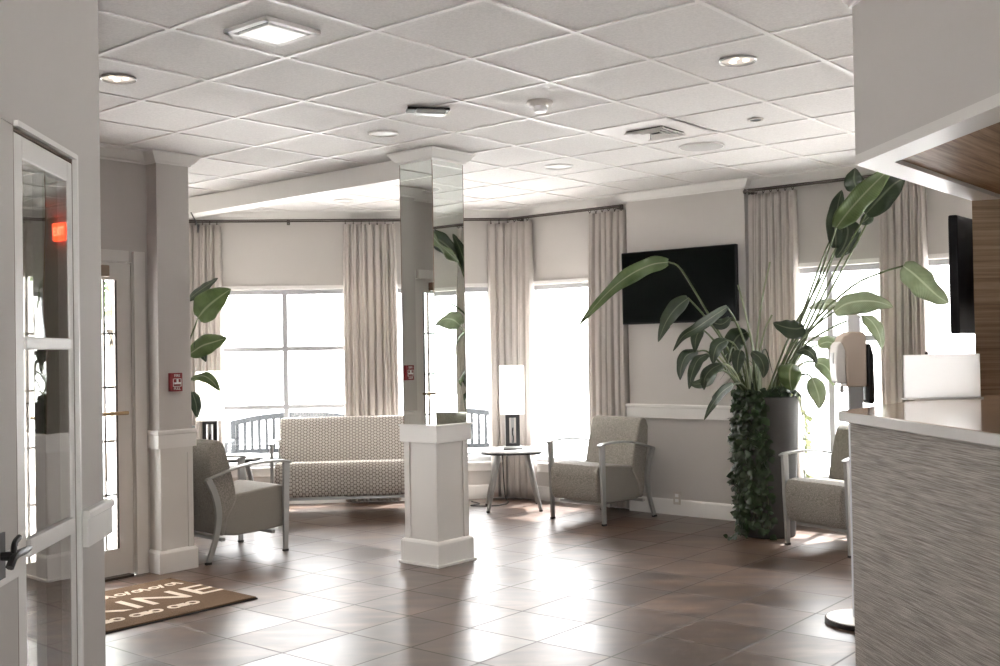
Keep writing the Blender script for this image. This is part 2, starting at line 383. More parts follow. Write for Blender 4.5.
# ------------------------------------------------------------------ mesh helpers
class MB:
    """collects shapes; build() links them as ONE mesh object"""
    def __init__(self): self.bm = bmesh.new()
    def poly_prism(self, pts, f, g):
        """closed polygon pts (2D) mapped by f (one end) and g (other end)"""
        a = [self.bm.verts.new(f(*p)) for p in pts]
        b = [self.bm.verts.new(g(*p)) for p in pts]
        n = len(pts)
        self.bm.faces.new(a[::-1]); self.bm.faces.new(b)
        for i in range(n):
            self.bm.faces.new((a[i], a[(i + 1) % n], b[(i + 1) % n], b[i]))
        return self
    def box(self, c, s, rz=0.0, rot=None):
        R = rot if rot is not None else Matrix.Rotation(rz, 3, 'Z')
        c = Vector(c); hx, hy, hz = s[0] / 2, s[1] / 2, s[2] / 2
        v = [self.bm.verts.new(c + R @ Vector((x * hx, y * hy, z * hz))) for x in (-1, 1) for y in (-1, 1) for z in (-1, 1)]
        for q in ((0, 1, 3, 2), (4, 6, 7, 5), (0, 4, 5, 1), (2, 3, 7, 6), (0, 2, 6, 4), (1, 5, 7, 3)):
            self.bm.faces.new([v[i] for i in q])
        return self
    def seg_box(self, p, q, w, h, up=(0, 0, 1)):
        """a rectangular bar from p to q, w wide (sideways), h high (along up)"""
        return self.bar([p, q], [(-w / 2, -h / 2), (w / 2, -h / 2), (w / 2, h / 2), (-w / 2, h / 2)], up)
    def bar(self, pts, sec, up=(0, 0, 1), scales=None):
        pts = [Vector(p) for p in pts]; up = Vector(up)
        rings = []
        for i, p in enumerate(pts):
            t = (pts[min(i + 1, len(pts) - 1)] - pts[max(i - 1, 0)]).normalized()
            s = t.cross(up)
            if s.length < 1e-4: s = Vector((1, 0, 0))
            s.normalize(); n = s.cross(t).normalized()
            k = scales[i] if scales else 1
            rings.append([self.bm.verts.new(p + s * a * k + n * b * k) for a, b in sec])
        m = len(sec)
        for a, b in zip(rings, rings[1:]):
            for j in range(m):
                self.bm.faces.new((a[j], a[(j + 1) % m], b[(j + 1) % m], b[j]))
        self.bm.faces.new(rings[0][::-1]); self.bm.faces.new(rings[-1])
        return self
    def tube(self, pts, r, seg=8, up=(0, 0, 1), radii=None):
        sec = [(math.cos(2 * PI * k / seg) * r, math.sin(2 * PI * k / seg) * r) for k in range(seg)]
        return self.bar(pts, sec, up, [x / r for x in radii] if radii else None)
    def lathe(self, prof, c=(0, 0, 0), seg=32, cap=True):
        c = Vector(c); rings = []
        for r, z in prof:
            rings.append([self.bm.verts.new(c + Vector((max(r, 1e-4) * math.cos(2 * PI * k / seg), max(r, 1e-4) * math.sin(2 * PI * k / seg), z))) for k in range(seg)])
        for a, b in zip(rings, rings[1:]):
            for j in range(seg):
                self.bm.faces.new((a[j], a[(j + 1) % seg], b[(j + 1) % seg], b[j]))
        if cap:
            self.bm.faces.new(rings[0][::-1]); self.bm.faces.new(rings[-1])
        return self
    def build(self, name, m, parent=None, bevel=0.0, smooth=True, segs=2, angle=35, loc=None, rz=0.0):
        bmesh.ops.recalc_face_normals(self.bm, faces=self.bm.faces)
        me = bpy.data.meshes.new(name)
        self.bm.to_mesh(me); self.bm.free()
        me.materials.append(m)
        if smooth:
            me.polygons.foreach_set('use_smooth', [True] * len(me.polygons))
            me.set_sharp_from_angle(angle=math.radians(angle))
        o = bpy.data.objects.new(name, me)
        COL.objects.link(o)
        if parent is not None: o.parent = parent
        if loc is not None: o.location = loc
        o.rotation_euler.z = rz
        if bevel:
            b = o.modifiers.new('bevel', 'BEVEL'); b.width = bevel; b.segments = segs
            b.limit_method = 'ANGLE'; b.angle_limit = math.radians(40); b.harden_normals = smooth
        return o

def thing(name, label, cat, loc=(0, 0, 0), rz=0.0, group=None):
    o = bpy.data.objects.new(name, None)
    o.empty_display_size = 0.1
    COL.objects.link(o)
    o.location = loc; o.rotation_euler = (0, 0, rz)
    return tag(o, label, cat, group)
def tag(o, label, cat, group=None):
    o['label'] = label; o['category'] = cat
    if group: o['group'] = group
    return o
def struct(o):
    o['kind'] = 'structure'
    return o
def children(o): return [c for c in COL.objects if c.parent == o]
def dup(root, loc, rz, label, group=None):
    def cp(o, par):
        c = o.copy(); COL.objects.link(c)
        c.parent = par
        for ch in children(o): cp(ch, c)
        return c
    r = cp(root, None)
    r.location = loc; r.rotation_euler = (0, 0, rz); r['label'] = label
    if group: r['group'] = group
    return r

def D(deg): return Vector((math.cos(math.radians(deg)), math.sin(math.radians(deg))))
UD, VD = D(50), D(140)        # building grid: away-right and away-left
def P3(p, z): return Vector((p[0], p[1], z))

def catmull(pts, n):
    pts = [Vector(p) for p in pts]
    if len(pts) == 2: return [pts[0].lerp(pts[1], i / n) for i in range(n + 1)]
    out = []; m = len(pts) - 1
    ex = [pts[0] * 2 - pts[1]] + pts + [pts[-1] * 2 - pts[-2]]
    for i in range(n + 1):
        t = i / n * m; k = min(int(t), m - 1); u = t - k
        a, b, c, d = ex[k:k + 4]
        out.append(0.5 * ((2 * b) + (c - a) * u + (2 * a - 5 * b + 4 * c - d) * u * u + (3 * b - a - 3 * c + d) * u ** 3))
    return out

def molding(name, path, prof, m, closed=False, parent=None):
    """sweep a profile of (offset to the LEFT of the path, z) along a 2D path with mitred corners"""
    path = [Vector(p[:2]) for p in path]; n = len(path)
    def nrm(a, b):
        t = (b - a).normalized(); return Vector((-t.y, t.x))
    mb = MB(); rings = []
    for i in range(n):
        if closed: n0, n1 = nrm(path[i - 1], path[i]), nrm(path[i], path[(i + 1) % n])
        else:
            n0 = nrm(path[max(i - 1, 0)], path[max(i, 1)]); n1 = nrm(path[min(i, n - 2)], path[min(i + 1, n - 1)])
        b = (n0 + n1); k = b / (1 + n0.dot(n1))
        rings.append([mb.bm.verts.new((path[i].x + k.x * o, path[i].y + k.y * o, z)) for o, z in prof])
    mlen = len(prof)
    pairs = list(zip(rings, rings[1:])) + ([(rings[-1], rings[0])] if closed else [])
    for a, b in pairs:
        for j in range(mlen):
            mb.bm.faces.new((a[j], a[(j + 1) % mlen], b[(j + 1) % mlen], b[j]))
    if not closed:
        mb.bm.faces.new(rings[0][::-1]); mb.bm.faces.new(rings[-1])
    return mb.build(name, m, parent, angle=25)

def crown_prof(z=CEIL):
    return [(0.0, z), (0.0, z - 0.075), (0.012, z - 0.075), (0.014, z - 0.064), (0.026, z - 0.058), (0.045, z - 0.034), (0.058, z - 0.016), (0.062, z - 0.014), (0.064, z)]
def base_prof(h=0.152, t=0.016):
    return [(0, 0), (t, 0), (t, h - 0.02), (t * 0.75, h - 0.008), (t * 0.3, h), (0, h)]
def rail_prof(t=0.028):
    return [(0, 0.835), (t * 0.8, 0.835), (t * 0.8, 0.925), (t, 0.930), (t, 0.948), (t * 0.85, 0.955), (0, 0.955)]

def wall(name, p, q, openings=(), z0=0.0, z1=CEIL, thick=0.16, m=None):
    """wall whose inner face runs p->q with the room on the LEFT of the path; openings (s0,s1,z0,z1)"""
    p, q = Vector(p[:2]), Vector(q[:2]); t = (q - p); Lg = t.length; t.normalize()
    nr = Vector((t.y, -t.x)) * thick
    mb = MB()
    def blk(s0, s1, a, b):
        if s1 - s0 < 1e-4 or b - a < 1e-4: return
        c = p + t * ((s0 + s1) / 2) + nr / 2
        mb.box((c.x, c.y, (a + b) / 2), (s1 - s0, thick, b - a), rz=math.atan2(t.y, t.x))
    s = 0
    for o in sorted(openings):
        blk(s, o[0], z0, z1); blk(o[0], o[1], z0, o[2]); blk(o[0], o[1], o[3], z1); s = o[1]
    blk(s, Lg, z0, z1)
    return struct(mb.build(name, m or M['wall'], smooth=False))

# ------------------------------------------------------------------ plan of the building
N8 = Vector((0.6428, 0.7660)); S8 = Vector((0.7660, -0.6428))
def onB(s, c=8.15): return N8 * c + S8 * s          # bay walls parallel to the 140 degree direction
def onD(s, c=-6.49): return Vector((0.6428, 0.7660)) * s + Vector((0.7660, -0.6428)) * c   # door wall
CORNER = Vector((0.1183, 10.5404))
AL = D(185)                                            # along wall A, to the left
A_END = CORNER + AL * 3.5
W0, W0B = Vector((2.32, 5.22)), Vector((4.40, 5.402))
SOF = Vector((1.379, 4.10)); NEARDIR = Vector((0.0872, -0.9962))
SIDE_END = onB(-1.578)
NW0 = Vector((-1.416, 3.80)); NW1 = NW0 + NEARDIR * 5.6
plan = [Vector((4.4, -1.8)), W0B, W0, SIDE_END, onB(-6.685), A_END, onD(4.1), onD(1.2), Vector((-4.2, -1.8))]

# floor
mb = MB()
vs = [mb.bm.verts.new((p.x, p.y, 0)) for p in plan]; mb.bm.faces.new(vs)
vb = [mb.bm.verts.new((p.x, p.y, -0.08)) for p in plan]; mb.bm.faces.new(vb[::-1])
for i in range(len(plan)): mb.bm.faces.new((vs[i], vs[(i + 1) % len(plan)], vb[(i + 1) % len(plan)], vb[i]))
struct(mb.build('floor', M['floor'], smooth=False))
# ceiling tiles and grid
mb = MB()
z = CEIL + 0.007
vs = [mb.bm.verts.new((p.x, p.y, z)) for p in plan]; mb.bm.faces.new(vs)
vb = [mb.bm.verts.new((p.x, p.y, z + 0.1)) for p in plan]; mb.bm.faces.new(vb[::-1])
for i in range(len(plan)): mb.bm.faces.new((vs[i], vs[(i + 1) % len(plan)], vb[(i + 1) % len(plan)], vb[i]))
ceiling = struct(mb.build('ceiling', M['tile_ceiling'], smooth=False))
mb = MB()
GO = Vector((-1.9076, 5.7327)); gi = D(49.97); gj = D(49.97 - 90)
def clip(o, d):
    ts = []
    for i in range(len(plan)):
        a, b = plan[i], plan[(i + 1) % len(plan)]; e = b - a
        den = d.x * e.y - d.y * e.x
        if abs(den) < 1e-9: continue
        w = a - o
        t = (w.x * e.y - w.y * e.x) / den; k = (w.x * d.y - w.y * d.x) / den
        if 0 <= k < 1: ts.append(t)
    ts.sort(); return list(zip(ts[::2], ts[1::2]))
for (d, e, zoff) in ((gi, gj, 0.0), (gj, gi, 0.0006)):
    for k in range(-22, 23):
        o = GO + e * (0.61 * k)
        for t0, t1 in clip(o, d):
            c = o + d * ((t0 + t1) / 2)
            mb.box((c.x, c.y, CEIL + 0.004 + zoff), (t1 - t0, 0.024, 0.008), rz=math.atan2(d.y, d.x))
mb.build('ceiling_grid', M['tbar'], ceiling, smooth=False)

# walls with their openings
wall('wall_right', (4.4, -1.8), W0B)
mb = MB(); mb.poly_prism([W0B, W0, W0 + UD * 0.16, W0B + Vector((0, 0.12))], lambda x, y: (x, y, 0), lambda x, y: (x, y, CEIL)); struct(mb.build('wall_wood', M['wood_wall'], smooth=False))
wall('wall_side', W0 + UD * 0.17, SIDE_END, thick=0.10)
WB0 = -1.578
winC1 = (-2.90, -3.95); winC2 = (-1.70, -2.75); winB = (-5.62, -6.50)
wall('wall_bay_right', onB(WB0), onB(-6.685), [(WB0 - winC2[0], WB0 - winC2[1], 0.36, 2.075), (WB0 - winC1[0], WB0 - winC1[1], 0.36, 2.075), (WB0 - winB[0], WB0 - winB[1], 0.36, 2.075)])
mb = MB()
c = onB(-4.69, 8.115)
mb.box((c.x, c.y, CEIL / 2), (1.16, 0.09, CEIL), rz=math.radians(-40))
struct(mb.build('wall_television', M['wall'], smooth=False))
wall('wall_back', CORNER, A_END, [(0.187, 1.257, 0.36, 2.075), (1.367, 3.067, 0.36, 2.075)])
wall('wall_alcove', A_END, onD(4.1))
wall('wall_entry', onD(4.1), onD(1.2), [(0.195, 1.1, 0.0, 2.088)])
wall('wall_left', onD(1.2), (-4.2, -1.8))
wall('wall_near', NW0, NW1, [(0.311, 1.75, 0.0, 2.112)], thick=0.13)

# crown, rails and baseboards
TVL, TVR = onB(-5.27, 8.07), onB(-4.11, 8.07)
WALL_PATH = [W0, SIDE_END, onB(-4.11), TVR, TVL, onB(-5.27), CORNER, A_END, onD(4.1)]
struct(molding('trim_1', WALL_PATH, crown_prof(), M['white']))
PIL = [onD(4.27, -6.62), onD(4.27, -6.37), onD(4.02, -6.37), onD(4.02, -6.49)]
struct(molding('trim_2', [onD(4.27, -6.62), onD(4.27, -6.37), onD(4.02, -6.37), onD(4.02, -6.49), onD(1.2)], crown_prof(), M['white']))
struct(molding('trim_3', [TVR + N8 * 0.08, TVR, TVL, TVL + N8 * 0.08], rail_prof(), M['white']))
struct(molding('trim_4', [onD(4.27, -6.62), onD(4.27, -6.37), onD(4.02, -6.37), onD(4.02, -6.49)], rail_prof(), M['white']))
struct(molding('trim_5', [NW0 + Vector((-0.13, 0)), NW0, NW0 + NEARDIR * 0.27], rail_prof(0.03), M['white']))
struct(molding('trim_6', [NW1, NW0 + NEARDIR * 5.5], crown_prof(), M['white'])) if False else None
struct(molding('baseboard_back', [W0, SIDE_END, onB(-4.11), TVR, TVL, onB(-5.27), CORNER, A_END, onD(4.1)], base_prof(0.135), M['white']))
struct(molding('baseboard_entry', [onD(4.27, -6.62), onD(4.27, -6.37), onD(4.02, -6.37), onD(4.02, -6.49)], base_prof(0.152, 0.024), M['white']))
struct(molding('trim_7', [Vector((1.893, -1.78)), SOF, W0], crown_prof(), M['white']))

# pilaster at the end of the entry wall
mb = MB()
c = onD(4.145, -6.495)
mb.box((c.x, c.y, CEIL / 2), (0.25, 0.25, CEIL), rz=math.radians(50))
pil = struct(mb.build('wall_pilaster', M['wall'], smooth=False))
mb = MB(); mb.box((c.x, c.y, 0.42), (0.254, 0.254, 0.835), rz=math.radians(50)); mb.build('wainscot_panel', M['door_paint'], pil, smooth=False)
mb = MB()
for s, cc in ((4.04, -6.366), (4.25, -6.366)):
    q = onD(s, cc); mb.box((q.x, q.y, 0.49), (0.04, 0.012, 0.69), rz=math.radians(50))
q = onD(4.145, -6.366); mb.box((q.x, q.y, 0.815), (0.25, 0.012, 0.04), rz=math.radians(50))
mb.build('corner_board', M['door_paint'], pil, smooth=False)

# beam across the alcove ceiling
b0, b1 = Vector((-0.70, 7.62)), Vector((-3.02, 9.60))
t = (b1 - b0).normalized(); nn = Vector((t.y, -t.x)); nn = nn if nn.y > 0 else -nn
c = (b0 + b1) / 2 + nn * 0.09
mb = MB(); mb.box((c.x, c.y, (2.69 + CEIL) / 2), ((b1 - b0).length, 0.18, CEIL - 2.69), rz=math.atan2(t.y, t.x))
struct(mb.build('trim_8', M['white'], smooth=False))

# soffit over the desk
mb = MB()
sof = [SOF, SOF + NEARDIR * 5.9, Vector((4.4, -1.8)), W0B, W0]
def offset_poly(p0, d0, d1, a, b):
    """corner moved in by a from edge d0 and by b from edge d1"""
    n0 = Vector((-d0.y, d0.x)); n1 = Vector((-d1.y, d1.x))
    if n0.x < 0: n0 = -n0
    if n1.dot(d0) < 0: n1 = -n1
    # solve q.n0 = p0.n0 + a, q.n1 = p0.n1 + b
    r0, r1 = p0.dot(n0) + a, p0.dot(n1) + b
    det = n0.x * n1.y - n0.y * n1.x
    return Vector(((r0 * n1.y - n0.y * r1) / det, (n0.x * r1 - r0 * n1.x) / det))
sin_ = offset_poly(SOF, NEARDIR, UD, 0.13, 0.13)
mb.poly_prism(sof, lambda x, y: (x, y, 2.185), lambda x, y: (x, y, CEIL))
soffit = struct(mb.build('wall_soffit', M['wall'], smooth=False))
mb = MB()
band = 0.13
far_in = sin_ + UD * ((W0 - SOF).length - 0.02)
near_in = sin_ + NEARDIR * 5.75
mb.poly_prism([SOF, SOF + NEARDIR * 5.9, near_in, sin_], lambda x, y: (x, y, 2.148), lambda x, y: (x, y, 2.186))
mb.poly_prism([SOF, sin_, far_in, W0], lambda x, y: (x, y, 2.148), lambda x, y: (x, y, 2.186))
mb.build('soffit_border', M['door_paint'], soffit, smooth=False)
mb = MB()
mb.poly_prism([sin_, near_in, Vector((4.38, -1.7)), Vector((4.38, 5.39)), far_in], lambda x, y: (x, y, 2.166), lambda x, y: (x, y, 2.1845))
mb.build('wood_panel', M['wood_soffit'], soffit, smooth=False)
# second, lower step of the wood panel further in
s2 = offset_poly(SOF, NEARDIR, UD, 0.30, 0.62)
mb = MB()
mb.poly_prism([s2, s2 + NEARDIR * 4.5, Vector((4.3, -1.0)), s2 + UD * 1.6 + Vector((1, 0))], lambda x, y: (x, y, 2.152), lambda x, y: (x, y, 2.1655))
mb.build('wood_step', M['wood_soffit'], soffit, smooth=False)
mb = MB()
q = s2 + Vector((0.16, -0.22)); q2 = q + UD * 0.5
mb.seg_box(P3(q, 2.151), P3(q2, 2.151), 0.012, 0.004)
mb.build('slot', M['black'], soffit, smooth=False)

# ------------------------------------------------------------------ windows
def window(name, p, t, s0, s1, vert=(), horiz=(), z0=0.36, z1=2.075):
    """p start of wall path, t unit direction (room on the left)"""
    ang = math.atan2(t.y, t.x); out = Vector((t.y, -t.x))
    def W(s, o): return p + t * s + out * o
    def bx(mb, s, o, z, ls, lo, lz): q = W(s, o); mb.box((q.x, q.y, z), (ls, lo, lz), rz=ang)
    w = s1 - s0; cs = (s0 + s1) / 2
    mb = MB()
    fw = 0.045
    bx(mb, s0 + fw / 2, 0.09, (z0 + z1) / 2, fw, 0.06, z1 - z0); bx(mb, s1 - fw / 2, 0.09, (z0 + z1) / 2, fw, 0.06, z1 - z0)
    bx(mb, cs, 0.09, z0 + fw / 2, w, 0.06, fw); bx(mb, cs, 0.09, z1 - fw / 2, w, 0.06, fw)
    for v in vert: bx(mb, v, 0.09, (z0 + z1) / 2, 0.046, 0.045, z1 - z0 - 0.02)
    for h in horiz: bx(mb, cs, 0.09, h, w - 0.02, 0.045, 0.042)
    fr = struct(mb.build(name, M['mullion'], smooth=False))
    mb = MB()
    bx(mb, cs, -0.008, z1 + 0.018, w + 0.08, 0.016, 0.036)
    bx(mb, s0 - 0.02, -0.008, (z0 + z1) / 2, 0.04, 0.016, z1 - z0); bx(mb, s1 + 0.02, -0.008, (z0 + z1) / 2, 0.04, 0.016, z1 - z0)
    mb.build('casing', M['white'], fr, smooth=False)
    mb = MB(); bx(mb, cs, 0.02, z0 - 0.012, w + 0.10, 0.11, 0.024); bx(mb, cs, -0.008, z0 - 0.055, w + 0.08, 0.016, 0.065)
    mb.build('sill', M['white'], fr, smooth=False)
    mb = MB(); bx(mb, cs, 0.09, (z0 + z1) / 2, w - 0.06, 0.006, z1 - z0 - 0.06)
    mb.build('pane', M['glass'], fr, smooth=False)
    q = W(cs, 0.18)
    portal(name + '_daylight', (q.x, q.y, (z0 + z1) / 2), (-out.x, -out.y, 0), w, z1 - z0)
    return fr
window('window_1', CORNER, AL, 1.367, 3.067, vert=(2.216,), horiz=(1.50, 0.935))
window('window_2', CORNER, AL, 0.187, 1.257)
tB = -S8
window('window_3', onB(WB0), tB, WB0 - winB[0], WB0 - winB[1])
window('window_4', onB(WB0), tB, WB0 - winC1[0], WB0 - winC1[1], vert=(WB0 + 3.46,), horiz=(1.50,))
window('window_5', onB(WB0), tB, WB0 - winC2[0], WB0 - winC2[1])
wall('wall_rear', (-4.2, -1.8), (4.4, -1.8), [(3.5, 5.3, 0.05, 1.6)])  # unseen rear opening, added and sized to light the near room
portal('rear_fill_opening', (0.2, -1.97, 0.82), (0, 1, 0), 1.8, 1.55)

# ------------------------------------------------------------------ entry door in the far left wall
def at_door(mb_, x, y, z, sx, sy, sz):
    q = onD(x, -6.49 - y); mb_.box((q.x, q.y, z), (sx, sy, sz), rz=math.radians(50))
mb = MB()
dx0, dx1, gx0, gx1, gz0, gz1 = 3.006, 3.898, 3.115, 3.795, 0.19, 1.965
yy = 0.034
at_door(mb, (dx0 + gx0) / 2, yy, 1.045, gx0 - dx0, 0.044, 2.07)
at_door(mb, (dx1 + gx1) / 2, yy, 1.045, dx1 - gx1, 0.044, 2.07)
at_door(mb, (gx0 + gx1) / 2, yy, (0.01 + gz0) / 2, gx1 - gx0, 0.044, gz0 - 0.01)
at_door(mb, (gx0 + gx1) / 2, yy, (gz1 + 2.08) / 2, gx1 - gx0, 0.044, 2.08 - gz1)
door2 = struct(mb.build('door_2', M['door_paint'], smooth=False))
mb = MB()
for k in range(4): at_door(mb, (gx0 + gx1) / 2, yy, gz0 + (gz1 - gz0) * (k + 1) / 5, gx1 - gx0, 0.02, 0.012)
for k in range(2): at_door(mb, gx0 + (gx1 - gx0) * (0.12 + 0.76 * k), yy, (gz0 + gz1) / 2, 0.012, 0.02, gz1 - gz0)
at_door(mb, gx1 - 0.008, yy - 0.02, (gz0 + gz1) / 2, 0.014, 0.012, gz1 - gz0)
mb.build('muntins', M['bronze'], door2, smooth=False)
mb = MB(); at_door(mb, (gx0 + gx1) / 2, yy, (gz0 + gz1) / 2, gx1 - gx0, 0.006, gz1 - gz0)
mb.build('pane', M['glass'], door2, smooth=False)
mb = MB()
a, b = onD(3.20, -6.435), onD(3.83, -6.435)
mb.tube([P3(a, 1.085), P3(b, 1.085)], 0.013, 10)
for q in (3.22, 3.81):
    mb.tube([P3(onD(q, -6.435), 1.085), P3(onD(q, -6.53), 1.085)], 0.010, 8)
mb.build('push_bar', M['brass'], door2)
mb = MB()
at_door(mb, 3.62, -0.005, 2.02, 0.20, 0.07, 0.075); at_door(mb, 3.45, -0.04, 2.07, 0.34, 0.02, 0.015)
mb.build('door_closer', M['brown_metal'], door2, bevel=0.006)
mb = MB()
at_door(mb, 3.95, -0.008, 1.08, 0.085, 0.02, 2.16); at_door(mb, 2.945, -0.008, 1.08, 0.105, 0.02, 2.16)
at_door(mb, 3.435, -0.008, 2.125, 0.875, 0.02, 0.075)
at_door(mb, 3.902, 0.04, 1.045, 0.006, 0.08, 2.09); at_door(mb, 3.435, 0.04, 2.085, 0.87, 0.08, 0.008)
mb.build('door_casing', M['door_paint'], door2, bevel=0.006)
mb = MB(); at_door(mb, 3.435, 0.03, 0.008, 0.86, 0.16, 0.016)
mb.build('threshold', M['threshold'], door2, smooth=False)
q = onD(3.435, -6.67)
portal('door_daylight', (q.x, q.y, 1.05), (0.766, -0.643, 0), 0.8, 1.9)
# lit exit sign above the entry door
q = onD(2.62, -6.47)
ex = thing('exit_sign', 'lit red exit sign on the wall above the entry door', 'exit sign', P3(q, 2.50), math.radians(50))
mb = MB(); mb.box((0, 0, 0.11), (0.26, 0.035, 0.165)); mb.build('housing', M['exit_red'], ex, bevel=0.006)

def text_mesh(name, s, size, m, parent, loc, rot, ext=0.001, sx=1.0):
    cu = bpy.data.curves.new(name, 'FONT'); cu.body = s; cu.size = size; cu.extrude = ext
    cu.align_x = 'CENTER'; cu.align_y = 'CENTER'
    ob = bpy.data.objects.new(name, cu); COL.objects.link(ob)
    dg = bpy.context.evaluated_depsgraph_get(); dg.update()
    me = bpy.data.meshes.new_from_object(ob.evaluated_get(dg))
    COL.objects.unlink(ob); bpy.data.objects.remove(ob)
    me.materials.clear(); me.materials.append(m)
    o = bpy.data.objects.new(name, me); COL.objects.link(o)
    o.parent = parent; o.location = loc; o.rotation_euler = rot; o.scale = (sx, 1, 1)
    return o
text_mesh('lettering', 'EXIT', 0.115, M['exit_letter'], ex, (0, -0.019, 0.11), (PI / 2, 0, 0))

# ------------------------------------------------------------------ glazed double door in the near left wall
def near(mb_, d0, o, z, ld, lo, lz):
    """d0 = distance from the far end of the wall, o = distance behind its face"""
    q = NW0 + NEARDIR * d0 + Vector((-0.9962, -0.0872)) * o
    mb_.box((q.x, q.y, z), (ld, lo, lz), rz=math.atan2(NEARDIR.y, NEARDIR.x))
mb = MB()
e0, e1 = 0.318, 0.838            # right leaf
o_ = 0.018
st0, st1 = 0.048, 0.066
near(mb, e0 + st0 / 2, o_, 1.05, st0, 0.034, 2.09); near(mb, e1 - st1 / 2, o_, 1.05, st1, 0.034, 2.09)
gm = (e0 + st0 + e1 - st1) / 2; gw = e1 - st1 - e0 - st0
near(mb, gm, o_, 2.062, gw, 0.034, 0.066); near(mb, gm, o_, 0.11, gw, 0.034, 0.21)
near(mb, gm, 0.004, 1.505, gw, 0.020, 0.036); near(mb, gm, 0.002, 0.925, gw, 0.026, 0.05)
door1 = struct(mb.build('door_1', M['white'], bevel=0.004, smooth=False))
mb = MB(); near(mb, gm, 0.007, 1.12, gw, 0.006, 1.84)
mb.build('pane', M['door_glass'], door1, smooth=False)
mb = MB()
near(mb, e0 - 0.006, 0.05, 1.06, 0.006, 0.095, 2.10); near(mb, e1 + 0.003, 0.045, 1.06, 0.005, 0.088, 2.10)
near(mb, (e0 + e1) / 2, 0.05, 2.103, e1 - e0, 0.095, 0.006)
mb.build('gap_seal', M['brown_metal'], door1, smooth=False)
mb = MB()
near(mb, 0.304, -0.006, 1.062, 0.016, 0.014, 2.125); near(mb, 0.575, -0.006, 2.118, 0.53, 0.014, 0.016)
mb.build('door_casing', M['white'], door1, smooth=False)
mb = MB()
f0, f1 = 0.848, 1.738            # left leaf, painted like the wall with a white lock rail
near(mb, (f0 + f1) / 2, 0.016, 1.055, f1 - f0 + 0.01, 0.03, 2.11)
door3 = struct(mb.build('door_3', M['wall'], smooth=False))
mb = MB()
near(mb, (f0 + f1) / 2 + 0.01, -0.004, 0.905, f1 - f0, 0.012, 0.085)
mb.build('lock_rail', M['white'], door3, bevel=0.004, smooth=False)
mb = MB()
def npt(d0, o, z): q = NW0 + NEARDIR * d0 + Vector((-0.9962, -0.0872)) * o; return (q.x, q.y, z)
for zz, bend in ((0.955, 0.0), (0.925, 0.0)): pass
mb.tube([npt(1.00, 0.0, 0.945), npt(1.00, -0.045, 0.945)], 0.012, 10)
mb.tube(catmull([npt(1.03, -0.045, 0.920), npt(1.00, -0.048, 0.945), npt(0.93, -0.045, 0.944), npt(0.865, -0.04, 0.942)], 10), 0.010, 8, radii=[0.011] * 8 + [0.010, 0.009, 0.007])
mb.tube(catmull([npt(1.00, -0.045, 0.95), npt(0.985, -0.042, 0.975), npt(0.945, -0.04, 0.985)], 8), 0.008, 8)
q = npt(1.00, -0.012, 0.945); mb.box(q, (0.05, 0.006, 0.12), rz=math.atan2(NEARDIR.y, NEARDIR.x))
mb.build('lever_handle', M['black'], door3)

# ------------------------------------------------------------------ outside: porch, palm stand-in, tree, benches
mb = MB(); mb.box((0, 11.5, -0.12), (60, 46, 0.05))
g = struct(mb.build('ground', M['porch'], smooth=False))

def make_bench(label, loc, rz, w):
    t = thing('garden_bench', label, 'bench', loc, rz, 'slatted benches on the porch outside the windows')
    def arch(x): return 0.80 + 0.085 * (1 - (2 * x / w) ** 2)
    mb = MB(); xs = [w * (i / 16 - 0.5) for i in range(17)]
    mb.bar([(x, 0.20, arch(x)) for x in xs], [(-0.018, -0.03), (0.018, -0.03), (0.018, 0.03), (-0.018, 0.03)], (0, 0, 1))
    mb.bar([(-w / 2, 0.20, 0.50), (w / 2, 0.20, 0.50)], [(-0.018, -0.025), (0.018, -0.025), (0.018, 0.025), (-0.018, 0.025)])
    mb.build('back_rail', M['bench'], t)
    n = int(w / 0.075)
    for i in range(1, n):
        x = w * (i / n - 0.5)
        mb = MB(); mb.box((x, 0.20, (0.52 + arch(x)) / 2), (0.034, 0.018, arch(x) - 0.52)); mb.build('back_slat', M['bench'], t, smooth=False)
    for i in range(6):
        mb = MB(); mb.box((0, -0.30 + i * 0.09, 0.42), (w - 0.04, 0.07, 0.022)); mb.build('seat_slat', M['bench'], t, smooth=False)
    for sx in (-1, 1):
        mb = MB(); mb.box((sx * (w / 2 - 0.03), 0.20, 0.41), (0.05, 0.05, 0.82)); mb.build('leg', M['bench'], t, smooth=False)
        mb = MB(); mb.box((sx * (w / 2 - 0.03), -0.30, 0.31), (0.05, 0.05, 0.62)); mb.build('leg', M['bench'], t, smooth=False)
        mb = MB(); mb.box((sx * (w / 2 - 0.03), -0.06, 0.63), (0.06, 0.58, 0.025)); mb.build('armrest', M['bench'], t, smooth=False)
    return t
make_bench('slatted grey bench with an arched back outside the wide window behind the sofa', (-2.18, 11.40, -0.095), math.radians(5), 1.46)
make_bench('slatted grey bench outside, glimpsed between the mirrored column and the corner curtain', (-0.50, 11.55, -0.095), math.radians(5), 1.3)
pp = thing('palm_standin', 'pale flared post standing in for a washed-out palm outside the wide window', 'post', (-2.88, 12.6, -0.095))  # post added in place of a palm washed out by glare
mb = MB(); mb.box((0, 0, 1.4), (0.10, 0.10, 2.8)); mb.build('shaft', M['exterior'], pp, smooth=False)
mb = MB(); mb.lathe([(0.06, 1.78), (0.09, 1.95), (0.22, 2.10), (0.30, 2.16), (0.30, 2.20)], seg=4); mb.build('fan_top', M['exterior'], pp, smooth=False)
tr = thing('garden_tree', 'green tree outside, seen through the glass of the entry door', 'tree', (-4.9, 13.5, -0.095))
mb = MB(); mb.tube(catmull([(0, 0, 0), (0.05, 0, 0.9), (-0.03, 0.05, 1.8), (0.05, 0, 2.6)], 10), 0.09, 10, radii=[0.11 - 0.006 * i for i in range(11)]); mb.build('trunk', M['bark'], tr)
